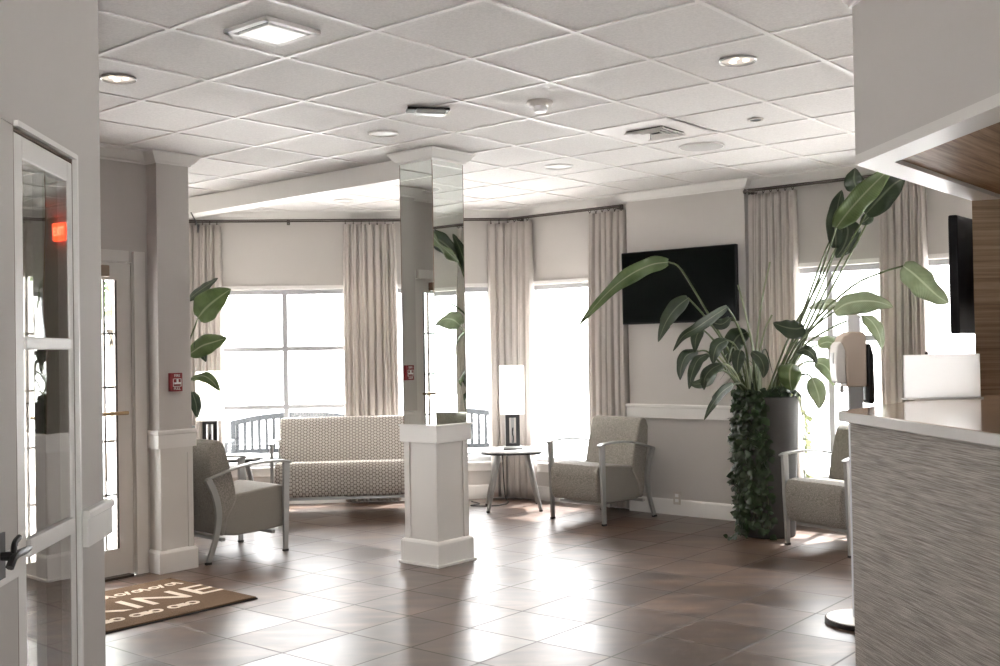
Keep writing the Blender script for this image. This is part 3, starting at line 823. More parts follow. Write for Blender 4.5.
mb = MB(); rnd = random.Random(3)
for i in range(900):
    th, ph, r = rnd.uniform(0, 2 * PI), math.acos(rnd.uniform(-1, 1)), 1.0 * rnd.uniform(0.5, 1) ** 0.5
    c = Vector((r * math.sin(ph) * math.cos(th), r * math.sin(ph) * math.sin(th), 2.8 + 0.9 * r * math.cos(ph)))
    R = Euler((rnd.uniform(0, 6), rnd.uniform(0, 6), rnd.uniform(0, 6))).to_matrix()
    vv = [mb.bm.verts.new(c + R @ Vector(q)) for q in ((0, -0.09, 0), (0.045, 0, 0.012), (0, 0.09, 0), (-0.045, 0, 0.012))]
    mb.bm.faces.new(vv)
mb.build('foliage', M['tree_leaf'], tr, smooth=False)

# ------------------------------------------------------------------ mirrored column
colm = thing('mirrored_column', 'square white column with tall mirror faces above a white rail', 'column', (-0.46, 7.445, 0), math.radians(50))
mb = MB(); mb.box((0, 0, 0.42), (0.30, 0.30, 0.84)); mb.build('shaft', M['door_paint'], colm, smooth=False)
for sx, sy in ((-1, -1), (1, -1), (1, 1), (-1, 1)):
    mb = MB()
    mb.box((sx * 0.130, sy * 0.154, 0.49), (0.050, 0.010, 0.69)); mb.box((sx * 0.154, sy * 0.130, 0.49), (0.010, 0.050, 0.69))
    mb.build('corner_board', M['door_paint'], colm, smooth=False)
sq = lambda h: [(-h, -h), (h, -h), (h, h), (-h, h)]
def ring(h, prof): return [Vector(p) for p in sq(h)], [(-o, z) for o, z in prof]
p_, f_ = ring(0.155, base_prof(0.170, 0.024)); molding('base', p_, f_, M['white'], True, colm)
mb = MB(); mb.box((0, 0, 0.008), (0.385, 0.385, 0.016)); mb.build('shoe_moulding', M['white'], colm, smooth=False)
mb = MB(); mb.box((0, 0, 0.888), (0.352, 0.352, 0.108)); mb.box((0, 0, 0.948), (0.366, 0.366, 0.014)); mb.build('rail', M['white'], colm, bevel=0.003)
mb = MB(); mb.box((0, 0, 1.865), (0.300, 0.300, 1.83)); mb.build('core', M['wall'], colm, smooth=False)
for k in range(4):
    mb = MB(); mb.box((0, -0.153, 1.855), (0.3065, 0.005, 1.80)); mb.build('mirror', M['mirror'], colm, smooth=False, rz=k * PI / 2)
mb = MB()
for sx, sy in ((-1, -1), (1, -1), (1, 1), (-1, 1)): mb.box((sx * 0.1545, sy * 0.1545, 1.855), (0.004, 0.004, 1.80))
mb.build('edge_strip', M['brown_metal'], colm, smooth=False)
p_, f_ = ring(0.155, crown_prof()); molding('crown', p_, f_, M['white'], True, colm)

# ------------------------------------------------------------------ curtain rods and curtains
def wallpt(path, d):
    """point at distance d along a 2D polyline and its left normal (into the room)"""
    for a, b in zip(path, path[1:]):
        L_ = (b - a).length
        if d <= L_ or b is path[-1]:
            t = (b - a).normalized(); return a + t * d, Vector((-t.y, t.x))
        d -= L_
def rod(name, label, path, off=0.085, z=2.725):
    n = len(path)
    def offp(o):
        out = []
        for i in range(n):
            t0 = (path[max(i, 1)] - path[max(i, 1) - 1]).normalized(); t1 = (path[min(i + 1, n - 1)] - path[min(i + 1, n - 1) - 1]).normalized()
            n0, n1 = Vector((-t0.y, t0.x)), Vector((-t1.y, t1.x)); b = n0 + n1
            out.append(path[i] + b / (1 + n0.dot(n1)) * o)
        return out
    root = thing(name, label, 'curtain rod', (0, 0, 0), 0, 'bronze curtain rods')
    mb = MB(); mb.tube([P3(p, z) for p in offp(off)], 0.0075, 10); mb.build('rod', M['bronze'], root)
    mb = MB(); mb.tube([P3(p, z + 0.022) for p in offp(off - 0.05)], 0.006, 8); mb.build('rear_rod', M['bronze'], root)
    for p in (offp(off)[0], offp(off)[-1]):
        mb = MB(); mb.lathe([(0.004, -0.02), (0.016, -0.01), (0.018, 0), (0.016, 0.01), (0.004, 0.02)], P3(p, z), 12); mb.build('finial', M['bronze'], root)
    tot = sum((b - a).length for a, b in zip(path, path[1:]))
    k = max(2, int(tot / 1.1) + 1)
    for i in range(k):
        d = 0.03 + (tot - 0.06) * i / (k - 1); p, nn_ = wallpt(path, d)
        mb = MB(); mb.tube([P3(p + nn_ * 0.002, z - 0.012), P3(p + nn_ * off, z - 0.012)], 0.006, 6); mb.box(P3(p + nn_ * 0.004, z), (0.03, 0.008, 0.05), rz=math.atan2(-nn_.x, nn_.y)); mb.build('bracket', M['bronze'], root)
    return root
rodB_end = onB(-5.335)
rod('curtain_rod', 'long dark rod bending round the corner over the wide window and the sofa', [rodB_end, CORNER, CORNER + AL * 3.35])
rod('curtain_rod', 'dark rod over the tall windows right of the television', [onB(-1.75), onB(-4.10)])

def curtain(label, path, pleats, amp=0.078, ztop=2.695, zbot=0.02, off=0.085, seed=0, group='full-length taupe curtains'):
    rnd = random.Random(seed)
    tot = sum((b - a).length for a, b in zip(path, path[1:]))
    nseg = pleats * 12; nz = 26
    ph = [rnd.uniform(-0.5, 0.5) for _ in range(pleats + 2)]
    def prof(u, k):
        # narrow dark valleys between broad rounded folds
        x = u * pleats; i = int(x); f = x - i
        w = min(1.0, 1.25 * abs(math.sin(PI * f)) ** 0.62) - 0.35 * max(0, 1 - abs(f - 0.5) * 9) * (0.5 + ph[i % len(ph)])
        return w * (0.85 + 0.35 * ph[i % len(ph)])
    mb = MB(); g = []
    for j in range(nz + 1):
        v = j / nz; z = ztop + (zbot - ztop) * v; row = []
        k = 0.75 + 0.45 * min(1, v * 2.2)
        for i in range(nseg + 1):
            u = i / nseg
            lean = 0.004 * math.sin(3 * v + ph[int(u * pleats) % len(ph)] * 6)
            uu = 0.5 + (u - 0.5) * (0.95 + 0.05 * math.sin(v * 2.4))
            p, nn_ = wallpt(path, min(max(uu * tot + lean, 0.0), tot))
            o = off - amp * 0.5 + amp * k * prof(min(u, 0.9999), v) + 0.004 * math.sin(v * 5 + u * 9 + seed)
            row.append(mb.bm.verts.new(P3(p + nn_ * o, z)))
        g.append(row)
    for j in range(nz):
        for i in range(nseg): mb.bm.faces.new((g[j][i], g[j][i + 1], g[j + 1][i + 1], g[j + 1][i]))
    c, nn_ = wallpt(path, tot / 2)
    root = thing('curtain', label, 'curtain', (0, 0, 0), 0, group)
    o = mb.build('fabric', M['curtain'], root, angle=180)
    s = o.modifiers.new('thickness', 'SOLIDIFY'); s.thickness = 0.0025
    for i in range(pleats):
        p, nn_ = wallpt(path, (i + 0.5) / pleats * tot)
        mb = MB(); q = p + nn_ * off
        t = Vector((nn_.y, -nn_.x))
        pts = [Vector((q.x, q.y, 2.722)) + Vector((nn_.x, nn_.y, 0)) * (0.019 * math.cos(a)) + Vector((0, 0, 0.019 * math.sin(a))) for a in [2 * PI * k / 12 for k in range(13)]]
        mb.tube(pts, 0.003, 6, up=(t.x, t.y, 0.01)); mb.seg_box((q.x, q.y, 2.703), (q.x, q.y, 2.685), 0.012, 0.006, up=(nn_.x, nn_.y, 0))
        mb.build('ring', M['bronze'], root)
    return root
def pA(sA): return CORNER + AL * (1.037 - sA)
curtain('long taupe curtain at the far left, behind the leaves beside the entry pilaster', [pA(-1.757), pA(-2.16)], 6, seed=1)
curtain('long taupe curtain hanging behind the right half of the sofa', [pA(-0.075), pA(-0.61)], 7, seed=2)
curtain('long taupe curtain wrapping the corner behind the side table and lamp', [onB(-6.36), CORNER, pA(0.80)], 7, seed=3)
curtain('long taupe curtain immediately left of the television wall, behind the armchair', [onB(-5.285), onB(-5.70)], 6, seed=4)
curtain('long taupe curtain immediately right of the television, behind the tall plant', [onB(-3.65), onB(-4.095)], 7, seed=5)
curtain('long taupe curtain at the far right, above the white counter panel', [onB(-2.64), onB(-3.00)], 6, seed=6)
wire = MB(); wire.tube(catmull([(-2.66, 9.25, 2.69), (-2.68, 9.5, 2.62), (-2.80, 9.95, 2.60), (-2.86, 10.2, 2.70)], 12), 0.007, 6)
tag(wire.build('black_cable', M['black']), 'thin black cable dangling from the ceiling beam beside the left pilaster', 'cable')

# ------------------------------------------------------------------ television on the wall
tv = thing('television', 'large flat black television mounted high on the wall between curtains', 'television', P3(onB(-4.722, 8.025), 1.66), math.radians(-40))
mb = MB(); mb.box((0, -0.005, 0.318), (1.125, 0.045, 0.638)); mb.build('body', M['black_plastic'], tv, bevel=0.006)
mb = MB(); mb.box((0, -0.0285, 0.322), (1.10, 0.003, 0.610)); mb.build('screen', M['screen'], tv, smooth=False)
mb = MB(); mb.box((0, 0.03, 0.32), (0.4, 0.03, 0.36)); mb.build('wall_mount', M['black'], tv, smooth=False)
tv2p = W0 + UD * 0.04 + Vector((-0.766, 0.643)) * 0.115 + Vector((0.022, 0))
tv2 = thing('television', 'black flat screen seen nearly edge-on beside the wood-clad wall', 'television', P3(tv2p, 1.50), math.radians(50))
mb = MB(); mb.box((0.42, 0.0, 0.295), (0.92, 0.045, 0.59)); mb.build('body', M['black_plastic'], tv2, bevel=0.008)
mb = MB(); mb.box((0.42, 0.024, 0.295), (0.89, 0.003, 0.56)); mb.build('screen', M['screen'], tv2, smooth=False)
mb = MB(); mb.box((0.55, -0.05, 0.29), (0.2, 0.06, 0.25)); mb.build('wall_mount', M['black'], tv2, smooth=False)

# outlet
q = onB(-4.79, 8.055)
ol = thing('outlet_cover', 'small ivory outlet cover straddling the baseboard under the television', 'outlet', P3(q, 0.095), math.radians(-40))
mb = MB(); mb.box((0, -0.008, 0.055), (0.072, 0.012, 0.112)); mb.build('plate', M['outlet'], ol, bevel=0.003)
for zz in (0.033, 0.077):
    mb = MB(); mb.box((0, -0.0145, zz), (0.034, 0.003, 0.028)); mb.build('socket', M['white_plastic'], ol, bevel=0.002)

# fire alarm pull station on the pilaster
q = onD(4.135, -6.37)
fa = thing('fire_alarm_pull', 'small red fire alarm pull station on the left pilaster', 'fire alarm', P3(q, 1.215), math.radians(50))
mb = MB(); mb.box((0, -0.02, 0.063), (0.088, 0.04, 0.125)); mb.build('housing', M['red'], fa, bevel=0.004)
mb = MB(); mb.box((0, -0.045, 0.055), (0.052, 0.012, 0.012)); mb.box((0, -0.043, 0.068), (0.014, 0.01, 0.03)); mb.build('handle', M['white_print'], fa, bevel=0.002)
text_mesh('lettering', 'FIRE', 0.026, M['white_print'], fa, (0, -0.0405, 0.106), (PI / 2, 0, 0))
text_mesh('lettering', 'PULL', 0.024, M['white_print'], fa, (0, -0.0405, 0.018), (PI / 2, 0, 0))
mb = MB()
for a, b in (((-0.03, 0.085), (0.03, 0.085)), ((-0.03, 0.034), (0.03, 0.034)), ((-0.03, 0.034), (-0.03, 0.085)), ((0.03, 0.034), (0.03, 0.085))):
    mb.seg_box((a[0], -0.041, a[1]), (b[0], -0.041, b[1]), 0.003, 0.003)
mb.build('frame_line', M['white_print'], fa, smooth=False)

# ------------------------------------------------------------------ ceiling fixtures
def downlight(label, x, y, r, lit=True, bright=None, power=0):
    t = thing('downlight', label, 'ceiling light', (x, y, CEIL), 0, 'round recessed ceiling lights')
    mb = MB(); mb.lathe([(r * 0.91, 0.006), (r * 0.91, -0.003), (r * 0.96, -0.006), (r, -0.003), (r, 0.006)], seg=36, cap=False); mb.build('trim_ring', M['silver'] if bright is None else M['white'], t)
    mb = MB(); mb.lathe([(0.001, 0.0045), (r * 0.92, 0.0045), (r * 0.92, 0.0065), (0.001, 0.0065)], seg=36, cap=False); mb.build('reflector', M['lens'] if bright else M['can'] if lit else M['white'], t)
    if lit and not bright:
        for k in range(3):
            mb = MB(); mb.lathe([(0.002, -0.004), (0.014, -0.002), (0.016, 0.003), (0.002, 0.0045)], (r * 0.42 * math.cos(k * 2.1), r * 0.42 * math.sin(k * 2.1), 0), 12, cap=False); mb.build('bulb', M['bulb'], t)
    if power:
        l = bpy.data.lights.new('lamp_light', 'SPOT'); l.energy = power; l.spot_size = math.radians(120); l.spot_blend = 0.8; l.color = (1, 0.86, 0.72); l.shadow_soft_size = 0.07
        o = bpy.data.objects.new('lamp_light', l); COL.objects.link(o); o.parent = t; o.location = (0, 0, -0.03)
    return t
downlight('round recessed ceiling light nearest the left wall', -1.866, 5.265, 0.088, True, None, 14)
downlight('round recessed ceiling light nearest the desk soffit', 1.17, 5.132, 0.090, True, None, 14)
downlight('round white glowing ceiling light left of the mirrored column top', -0.712, 6.72, 0.095, True, True, 8)
downlight('pale round ceiling light over the corner with the side table', 0.465, 8.066, 0.11, False, False, 5)
downlight('round ceiling light beyond the beam over the sofa', -1.396, 9.69, 0.095, False, True, 5)
sp = thing('ceiling_speaker', 'flat round grey ceiling speaker grille right of the air vent', 'speaker', (1.413, 7.35, CEIL))
mb = MB(); mb.lathe([(0.001, -0.006), (0.135, -0.006), (0.147, -0.003), (0.147, 0.006)], seg=40, cap=False); mb.build('grille', mat('speaker_grille', (0.42, 0.41, 0.40), 0.7, var=0.1, scale=300), sp)
mb = MB(); mb.lathe([(0.147, 0.006), (0.147, -0.004), (0.153, -0.004), (0.155, 0.006)], seg=40, cap=False); mb.build('rim', M['white'], sp)
sd = thing('smoke_detector', 'round white smoke detector with a small dome on the ceiling', 'smoke detector', (0.245, 5.93, CEIL))
mb = MB(); mb.lathe([(0.072, 0.006), (0.074, -0.008), (0.064, -0.018), (0.045, -0.022), (0.001, -0.022)], seg=32, cap=False); mb.build('base', M['outlet'], sd)
mb = MB(); mb.lathe([(0.036, -0.020), (0.038, -0.045), (0.030, -0.055), (0.001, -0.057)], seg=24, cap=False)
for k in range(8):
    a = k * PI / 4; mb.box((0.037 * math.cos(a), 0.037 * math.sin(a), -0.034), (0.006, 0.004, 0.02), rz=a)
mb.build('sensor_dome', M['white_plastic'], sd)
spk = thing('sprinkler_head', 'tiny dark sprinkler recess in a ceiling tile near the desk', 'sprinkler', (1.58, 6.496, CEIL))
mb = MB(); mb.lathe([(0.001, 0.0), (0.036, 0.0), (0.036, 0.005)], seg=24, cap=False); mb.build('recess', M['black'], spk)
mb = MB(); mb.lathe([(0.036, 0.005), (0.036, -0.003), (0.046, -0.004), (0.05, 0.005)], seg=24, cap=False); mb.build('collar', M['outlet'], spk)
# square ceiling light
sl = thing('square_ceiling_light', 'square ceiling fixture with white lens and dark gap, nearest the camera', 'ceiling light', (-0.945, 4.522, CEIL), math.radians(50))
mb = MB()
for k in range(4):
    mb.box((0.130 * math.cos(k * PI / 2), 0.130 * math.sin(k * PI / 2), -0.004), (0.030, 0.290, 0.018), rz=k * PI / 2)
mb.build('frame', M['tbar'], sl, bevel=0.003)
mb = MB(); mb.box((0, 0, 0.001), (0.25, 0.25, 0.006)); mb.build('gap', M['vent_dark'], sl, smooth=False)  # dark plate, the gap's shade put into its colour
mb = MB(); mb.box((0.012, 0.010, -0.006), (0.205, 0.205, 0.014)); mb.build('lens', M['lens'], sl, bevel=0.004)
# air vent
av = thing('air_vent', 'square ceiling air vent with dark open louvres set in a flat panel', 'vent', (1.0, 6.79, CEIL), math.radians(50))
mb = MB(); mb.box((0, 0, 0.003), (0.585, 0.585, 0.006)); mb.build('panel', M['tbar'], av, smooth=False)
mb = MB(); mb.box((0.02, 0, -0.001), (0.27, 0.27, 0.004)); mb.build('duct_backing', M['vent_dark'], av, smooth=False)  # flat dark plate in place of the shaded duct opening
for r_ in (0.135, 0.098, 0.06):
    mb = MB()
    for k in range(4):
        a = k * PI / 2; R = Matrix.Rotation(a, 3, 'Z') @ Matrix.Rotation(math.radians(38), 3, 'Y')
        mb.box((0.02 + r_ * math.cos(a), r_ * math.sin(a), -0.012), (0.026, 2 * r_ + 0.01, 0.003), rot=R)
    mb.build('louvre', M['tbar'], av, smooth=False)
mb = MB(); mb.box((0.0, 0.02, -0.03), (0.004, 0.004, 0.04)); mb.build('damper_lever', M['black'], av, smooth=False)
# small emergency fixture
em = thing('emergency_light', 'small silver and black emergency light fixed under the ceiling', 'emergency light', (-0.385, 6.03, CEIL), math.radians(12))
mb = MB(); mb.box((0, 0.01, -0.008), (0.24, 0.10, 0.016)); mb.build('back_plate', M['black'], em, bevel=0.003)
mb = MB(); mb.box((0.01, -0.015, -0.026), (0.17, 0.075, 0.028)); mb.build('housing', M['silver'], em, bevel=0.008)

# ------------------------------------------------------------------ doormat with lettering
mA, mB_, = Vector((-1.49, 6.38)), Vector((-2.08, 7.07))
mat_c = (mA + mB_) / 2 - UD * 0.68
mt = thing('doormat', 'brown coir doormat with cream lettering in front of the entry door', 'doormat', P3(mat_c, 0), math.radians(50))
mb = MB(); mb.box((0, 0, 0.008), (1.24, 0.90, 0.014)); mb.build('coir', M['coir'], mt, bevel=0.003)
mb = MB(); mb.box((0, 0, 0.004), (1.25, 0.91, 0.008)); mb.build('rubber_backing', M['foot'], mt, smooth=False)
text_mesh('lettering', 'KINE', 0.36, M['coir_letter'], mt, (0.18, -0.02, 0.0155), (0, 0, 0), 0.0008, 1.15)
mb = MB()
for k in range(9):
    x = 0.50 - k * 0.115
    for z_, r0 in ((0.27, 0.036), ) : 
        mb.lathe([(r0 * 0.55, 0.0150), (r0 * 0.55, 0.0165), (r0, 0.0165), (r0, 0.0150)], (x, z_, 0), 10, cap=False)
    mb.box((x + 0.05, 0.27, 0.0158), (0.018, 0.09, 0.0012), rz=0.3 * (-1) ** k)
mb.build('scroll_border', M['coir_letter'], mt, smooth=False)
mb = MB()
for k in range(6):
    x = 0.30 - k * 0.12
    mb.lathe([(0.022, 0.0150), (0.022, 0.0165), (0.042, 0.0165), (0.042, 0.0150)], (x, -0.27, 0), 12, cap=False)
    if k % 2: mb.box((x + 0.055, -0.27, 0.0158), (0.05, 0.07, 0.0012))
mb.build('scroll_border', M['coir_letter'], mt, smooth=False)

# ------------------------------------------------------------------ armchairs and sofa
SEAT_P = [(-0.315, 0.185), (-0.340, 0.22), (-0.352, 0.30), (-0.355, 0.40), (-0.345, 0.455), (-0.318, 0.483), (-0.27, 0.490), (-0.10, 0.478), (0.13, 0.455), (0.20, 0.30), (0.20, 0.18), (0.10, 0.165), (-0.15, 0.168)]
BACK_P = [(0.095, 0.42), (0.105, 0.50), (0.135, 0.62), (0.175, 0.76), (0.200, 0.83), (0.225, 0.852), (0.262, 0.855), (0.295, 0.835), (0.315, 0.78), (0.310, 0.66), (0.285, 0.48), (0.262, 0.30), (0.235, 0.185), (0.20, 0.175), (0.17, 0.30)]
def arm_and_legs(t, x, sgn, arm=True):
    pr = [(-0.0, 0.0)]
    # front leg, tapering flat post
    mb = MB(); mb.bar([(x, -0.315, 0.655), (x, -0.308, 0.40), (x, -0.300, 0.015)], [(-0.014, -0.026), (0.014, -0.026), (0.014, 0.026), (-0.014, 0.026)], (0, -1, 0), [1.0, 0.95, 0.72])
    l = mb.build('front_leg', M['silver'], t, bevel=0.004)
    mb = MB(); mb.box((x, -0.300, 0.008), (0.024, 0.040, 0.016)); mb.build('foot', M['foot'], l, smooth=False)
    mb = MB(); mb.bar(catmull([(x, 0.345, 0.595), (x, 0.290, 0.48), (x, 0.262, 0.34), (x, 0.285, 0.18), (x, 0.345, 0.015)], 14), [(-0.013, -0.024), (0.013, -0.024), (0.013, 0.024), (-0.013, 0.024)], (0, -1, 0.001), [1.0] * 8 + [0.97, 0.93, 0.9, 0.87, 0.84, 0.8, 0.78])
    l = mb.build('rear_leg', M['silver'], t, bevel=0.004)
    mb = MB(); mb.box((x, 0.348, 0.008), (0.024, 0.042, 0.016)); mb.build('foot', M['foot'], l, smooth=False)
    mb = MB(); mb.bar(catmull([(x, -0.352, 0.652), (x, -0.29, 0.668), (x, -0.12, 0.674), (x, 0.10, 0.654), (x, 0.355, 0.590)], 16), [(-0.026, -0.008), (0.026, -0.008), (0.026, 0.008), (-0.026, 0.008)], (0, 0, 1), [0.9] + [1.0] * 11 + [0.95, 0.9, 0.85, 0.8, 0.7])
    mb.build('armrest', M['silver'], t, bevel=0.004)
def seating(name, label, cat, loc, rz, w, fabric, group=None):
    t = thing(name, label, cat, loc, rz, group)
    h = w / 2
    mb = MB(); mb.poly_prism(SEAT_P, lambda y, z: (-h, y, z), lambda y, z: (h, y, z)); mb.build('seat', fabric, t, bevel=0.018, segs=3)
    mb = MB(); mb.poly_prism(BACK_P, lambda y, z: (-h - 0.010, y, z), lambda y, z: (h + 0.010, y, z)); mb.build('backrest', fabric, t, bevel=0.018, segs=3)
    for s in (-1, 1): arm_and_legs(t, s * (h + 0.028), s)
    mb = MB()
    mb.box((0, -0.20, 0.155), (w + 0.04, 0.03, 0.022)); mb.box((0, 0.22, 0.155), (w + 0.04, 0.03, 0.022))
    mb.build('seat_rail', M['silver'], t, smooth=False)
    return t
ch = seating('armchair', 'grey tweed armchair with silver arms standing below the television', 'armchair', (0.845, 9.18, 0), math.radians(-47), 0.53, M['tweed'], 'tweed lobby armchairs')
dup(ch, (-2.03, 7.896, 0), math.radians(137), 'grey tweed armchair at the left by the pilaster, turned towards the sofa')
dup(ch, (2.475, 7.700, 0), math.radians(-60), 'grey tweed armchair at the right between the tall planter and the desk')
seating('sofa', 'beige sofa upholstered in a dark triangle lattice pattern under the window', 'sofa', (-1.22, 9.80, 0), math.radians(5), 1.62, M['lattice'])

# ------------------------------------------------------------------ side tables and lamps
def side_table(label, loc, rz):
    t = thing('side_table', label, 'table', loc, rz, 'white side tables with silver legs')
    def sup(h, e=3.2, n=40):
        out = []
        for k in range(n):
            a = 2 * PI * k / n; c, s = math.cos(a), math.sin(a)
            out.append((h * math.copysign(abs(c) ** (2 / e), c), h * math.copysign(abs(s) ** (2 / e), s)))
        return out
    mb = MB(); mb.poly_prism(sup(0.29), lambda x, y: (x, y, 0.527), lambda x, y: (x, y, 0.540)); mb.build('table_top', M['table_top'], t, angle=50)
    mb = MB(); mb.poly_prism(sup(0.291), lambda x, y: (x, y, 0.512), lambda x, y: (x, y, 0.5275)); mb.build('edge_band', M['black'], t, angle=50)
    for sx, sy in ((-1, -1), (1, -1), (1, 1), (-1, 1)):
        mb = MB(); mb.bar([(sx * 0.13, sy * 0.13, 0.512), (sx * 0.235, sy * 0.235, 0.012)], [(0.024 * math.cos(k * PI / 4), 0.024 * math.sin(k * PI / 4)) for k in range(8)], (0, 0, 1), [1.05, 0.72])
        l = mb.build('leg', M['silver'], t)
        mb = MB(); mb.lathe([(0.017, 0.0), (0.017, 0.014)], (sx * 0.236, sy * 0.236, 0), 10); mb.build('foot', M['foot'], l)
    return t
side_table('white-topped side table with a lamp, standing in the corner between sofa and armchair', (0.095, 9.83, 0), math.radians(2))
side_table('white-topped side table half hidden behind the left armchair, with a lamp', (-2.46, 9.62, 0), math.radians(5))
def table_lamp(label, loc, rz):
    t = thing('table_lamp', label, 'lamp', loc, rz, 'table lamps with white shades')
    mb = MB(); mb.box((0, 0, 0.006), (0.175, 0.115, 0.012)); mb.build('base_plate', M['black'], t, bevel=0.002)
    mb = MB(); mb.box((0, 0, 0.022), (0.165, 0.105, 0.020)); mb.build('plinth', M['silver'], t, bevel=0.002)
    mb = MB()
    mb.box((-0.048, 0, 0.175), (0.034, 0.06, 0.286)); mb.box((0.048, 0, 0.175), (0.034, 0.06, 0.286)); mb.box((0, 0, 0.305), (0.13, 0.06, 0.028)); mb.box((0, 0, 0.044), (0.13, 0.06, 0.024))
    mb.build('frame', M['black'], t, smooth=False)
    mb = MB(); mb.box((0, 0.004, 0.172), (0.028, 0.03, 0.235)); mb.build('silver_panel', M['silver'], t, bevel=0.004)
    mb = MB()
    mb.tube(catmull([(0.0, -0.016, 0.06), (0.004, -0.02, 0.11), (-0.003, -0.02, 0.15), (0.002, -0.017, 0.20)], 8), 0.006, 6); mb.build('dark_inlay', M['black'], t)
    mb = MB(); mb.tube([(0, 0, 0.318), (0, 0, 0.50)], 0.006, 8); mb.build('stem', M['black'], t)
    mb = MB()
    for s0, s1, a in ((0.218, 0.15, 0), (0.218, 0.15, 1)):
        for s in (-1, 1):
            if a == 0: mb.box((0, s * 0.0745, 0.545), (0.215, 0.003, 0.440))
            else: mb.box((s * 0.1075, 0, 0.545), (0.003, 0.152, 0.440))
    mb.build('shade', M['shade'], t, smooth=False)
    mb = MB(); mb.lathe([(0.008, 0.50), (0.03, 0.55), (0.034, 0.585), (0.02, 0.615), (0.001, 0.62)], seg=14, cap=False); mb.build('bulb', M['bulb'], t)
    l = bpy.data.lights.new('lamp_light', 'POINT'); l.energy = 5; l.color = (1, 0.92, 0.84); l.shadow_soft_size = 0.05
    o = bpy.data.objects.new('lamp_light', l); COL.objects.link(o); o.parent = t; o.location = (0, 0, 0.68)
    return t
table_lamp('table lamp with a white shade and black frame base in the corner by the curtain', (0.10, 9.83, 0.540), math.radians(2))
table_lamp('table lamp with a white shade behind the left armchair, partly hidden by the pilaster', (-2.63, 9.66, 0.540), math.radians(5))
cd = MB(); cd.tube(catmull([(-0.30, 10.25, 0.008), (-0.22, 10.10, 0.008), (-0.30, 9.98, 0.008), (-0.08, 9.95, 0.008), (0.05, 10.15, 0.008), (0.02, 10.34, 0.06), (0.0, 10.40, 0.5)], 30), 0.006, 6)
tag(cd.build('power_cord', M['black']), 'black power cord lying on the floor under the corner side table', 'cord')

# ------------------------------------------------------------------ reception desk
DC = Vector((1.322, 4.20)); ZT = 1.198
mb = MB()
topf = [DC, DC + NEARDIR * 3.2, Vector((3.2, 0.98)), Vector((3.2, 5.28)), Vector((2.335, 5.205)), Vector((2.17, 5.19)) + Vector((-0.02, -0.02))]
tp_ = topf[:]
desk = thing('reception_desk', 'tall reception desk with woven taupe front panel and pale wood counter', 'desk', (0, 0, 0))
mb.poly_prism(tp_, lambda x, y: (x, y, ZT - 0.0405), lambda x, y: (x, y, ZT - 0.0015)); mb.build('counter_edge', M['counter_edge'], desk, bevel=0.004)
mb = MB()
ci = offset_poly(DC, NEARDIR, UD, 0.004, 0.004)
mb.poly_prism([ci, ci + NEARDIR * 3.19, Vector((3.195, 0.985)), Vector((3.195, 5.27)), Vector((2.335, 5.20)), Vector((2.155, 5.165))], lambda x, y: (x, y, ZT - 0.002), lambda x, y: (x, y, ZT)); mb.build('counter_top', M['counter'], desk, smooth=False)
pc = offset_poly(DC, NEARDIR, UD, 0.042, 0.040)
mb = MB()
mb.poly_prism([pc, pc + NEARDIR * 3.1, pc + NEARDIR * 3.1 + Vector((0.06, 0)), offset_poly(DC, NEARDIR, UD, 0.13, 0.115)], lambda x, y: (x, y, 0.0), lambda x, y: (x, y, ZT - 0.0406))
mb.build('front_panel', M['desk_panel'], desk, smooth=False)
mb = MB()
pe = Vector((2.20, 5.12))
mb.poly_prism([pc + UD * 0.012, offset_poly(DC, NEARDIR, UD, 0.13, 0.115), pc + UD * 1.08 + Vector((0.046, -0.0386)), pc + UD * 1.10], lambda x, y: (x, y, 0.0), lambda x, y: (x, y, ZT - 0.0406))
mb.build('end_panel', M['desk_panel'], desk, smooth=False)

# frosted white panel standing on the counter
wp = thing('white_counter_panel', 'blank white translucent panel standing on the counter before the wood wall', 'panel', (1.985, 4.93, ZT), math.radians(3))
mb = MB(); mb.box((0.05, 0, 0.106), (0.36, 0.010, 0.200)); mb.build('panel', M['acrylic'], wp, bevel=0.002)
mb = MB(); mb.box((0.05, 0, 0.003), (0.36, 0.06, 0.006)); mb.build('base', M['acrylic'], wp, smooth=False)
mb = MB(); mb.lathe([(0.006, 0.206), (0.008, 0.212), (0.004, 0.219), (0.001, 0.22)], (-0.02, 0, 0), 10); mb.build('knob', M['black'], wp)

# hand sanitizer stand
hs = thing('sanitizer_stand', 'hand sanitizer dispenser on a pole with a round black-edged base by the desk', 'sanitizer stand', (1.872, 5.60, 0))
mb = MB(); mb.lathe([(0.001, 0.0), (0.190, 0.0), (0.195, 0.006), (0.195, 0.022), (0.188, 0.027)], seg=48, cap=False); mb.build('base', M['black'], hs)
mb = MB(); mb.lathe([(0.188, 0.0265), (0.184, 0.031), (0.05, 0.034), (0.001, 0.034)], seg=48, cap=False); mb.build('base_plate', M['white_plastic'], hs)
mb = MB(); mb.box((0.015, 0, 0.66), (0.075, 0.03, 1.26)); mb.build('pole', M['grey_plastic'], hs, bevel=0.006)
mb = MB(); mb.box((0.015, 0, 1.545), (0.062, 0.02, 0.13)); mb.build('sign_holder', M['grey_plastic'], hs, bevel=0.003)
mb = MB(); mb.poly_prism([(0.062, 1.16), (0.085, 1.14), (0.098, 1.16), (0.094, 1.40), (0.080, 1.455), (0.062, 1.46)], lambda x, z: (x, -0.065, z), lambda x, z: (x, 0.065, z)); mb.build('back_plate', M['black'], hs, bevel=0.008)
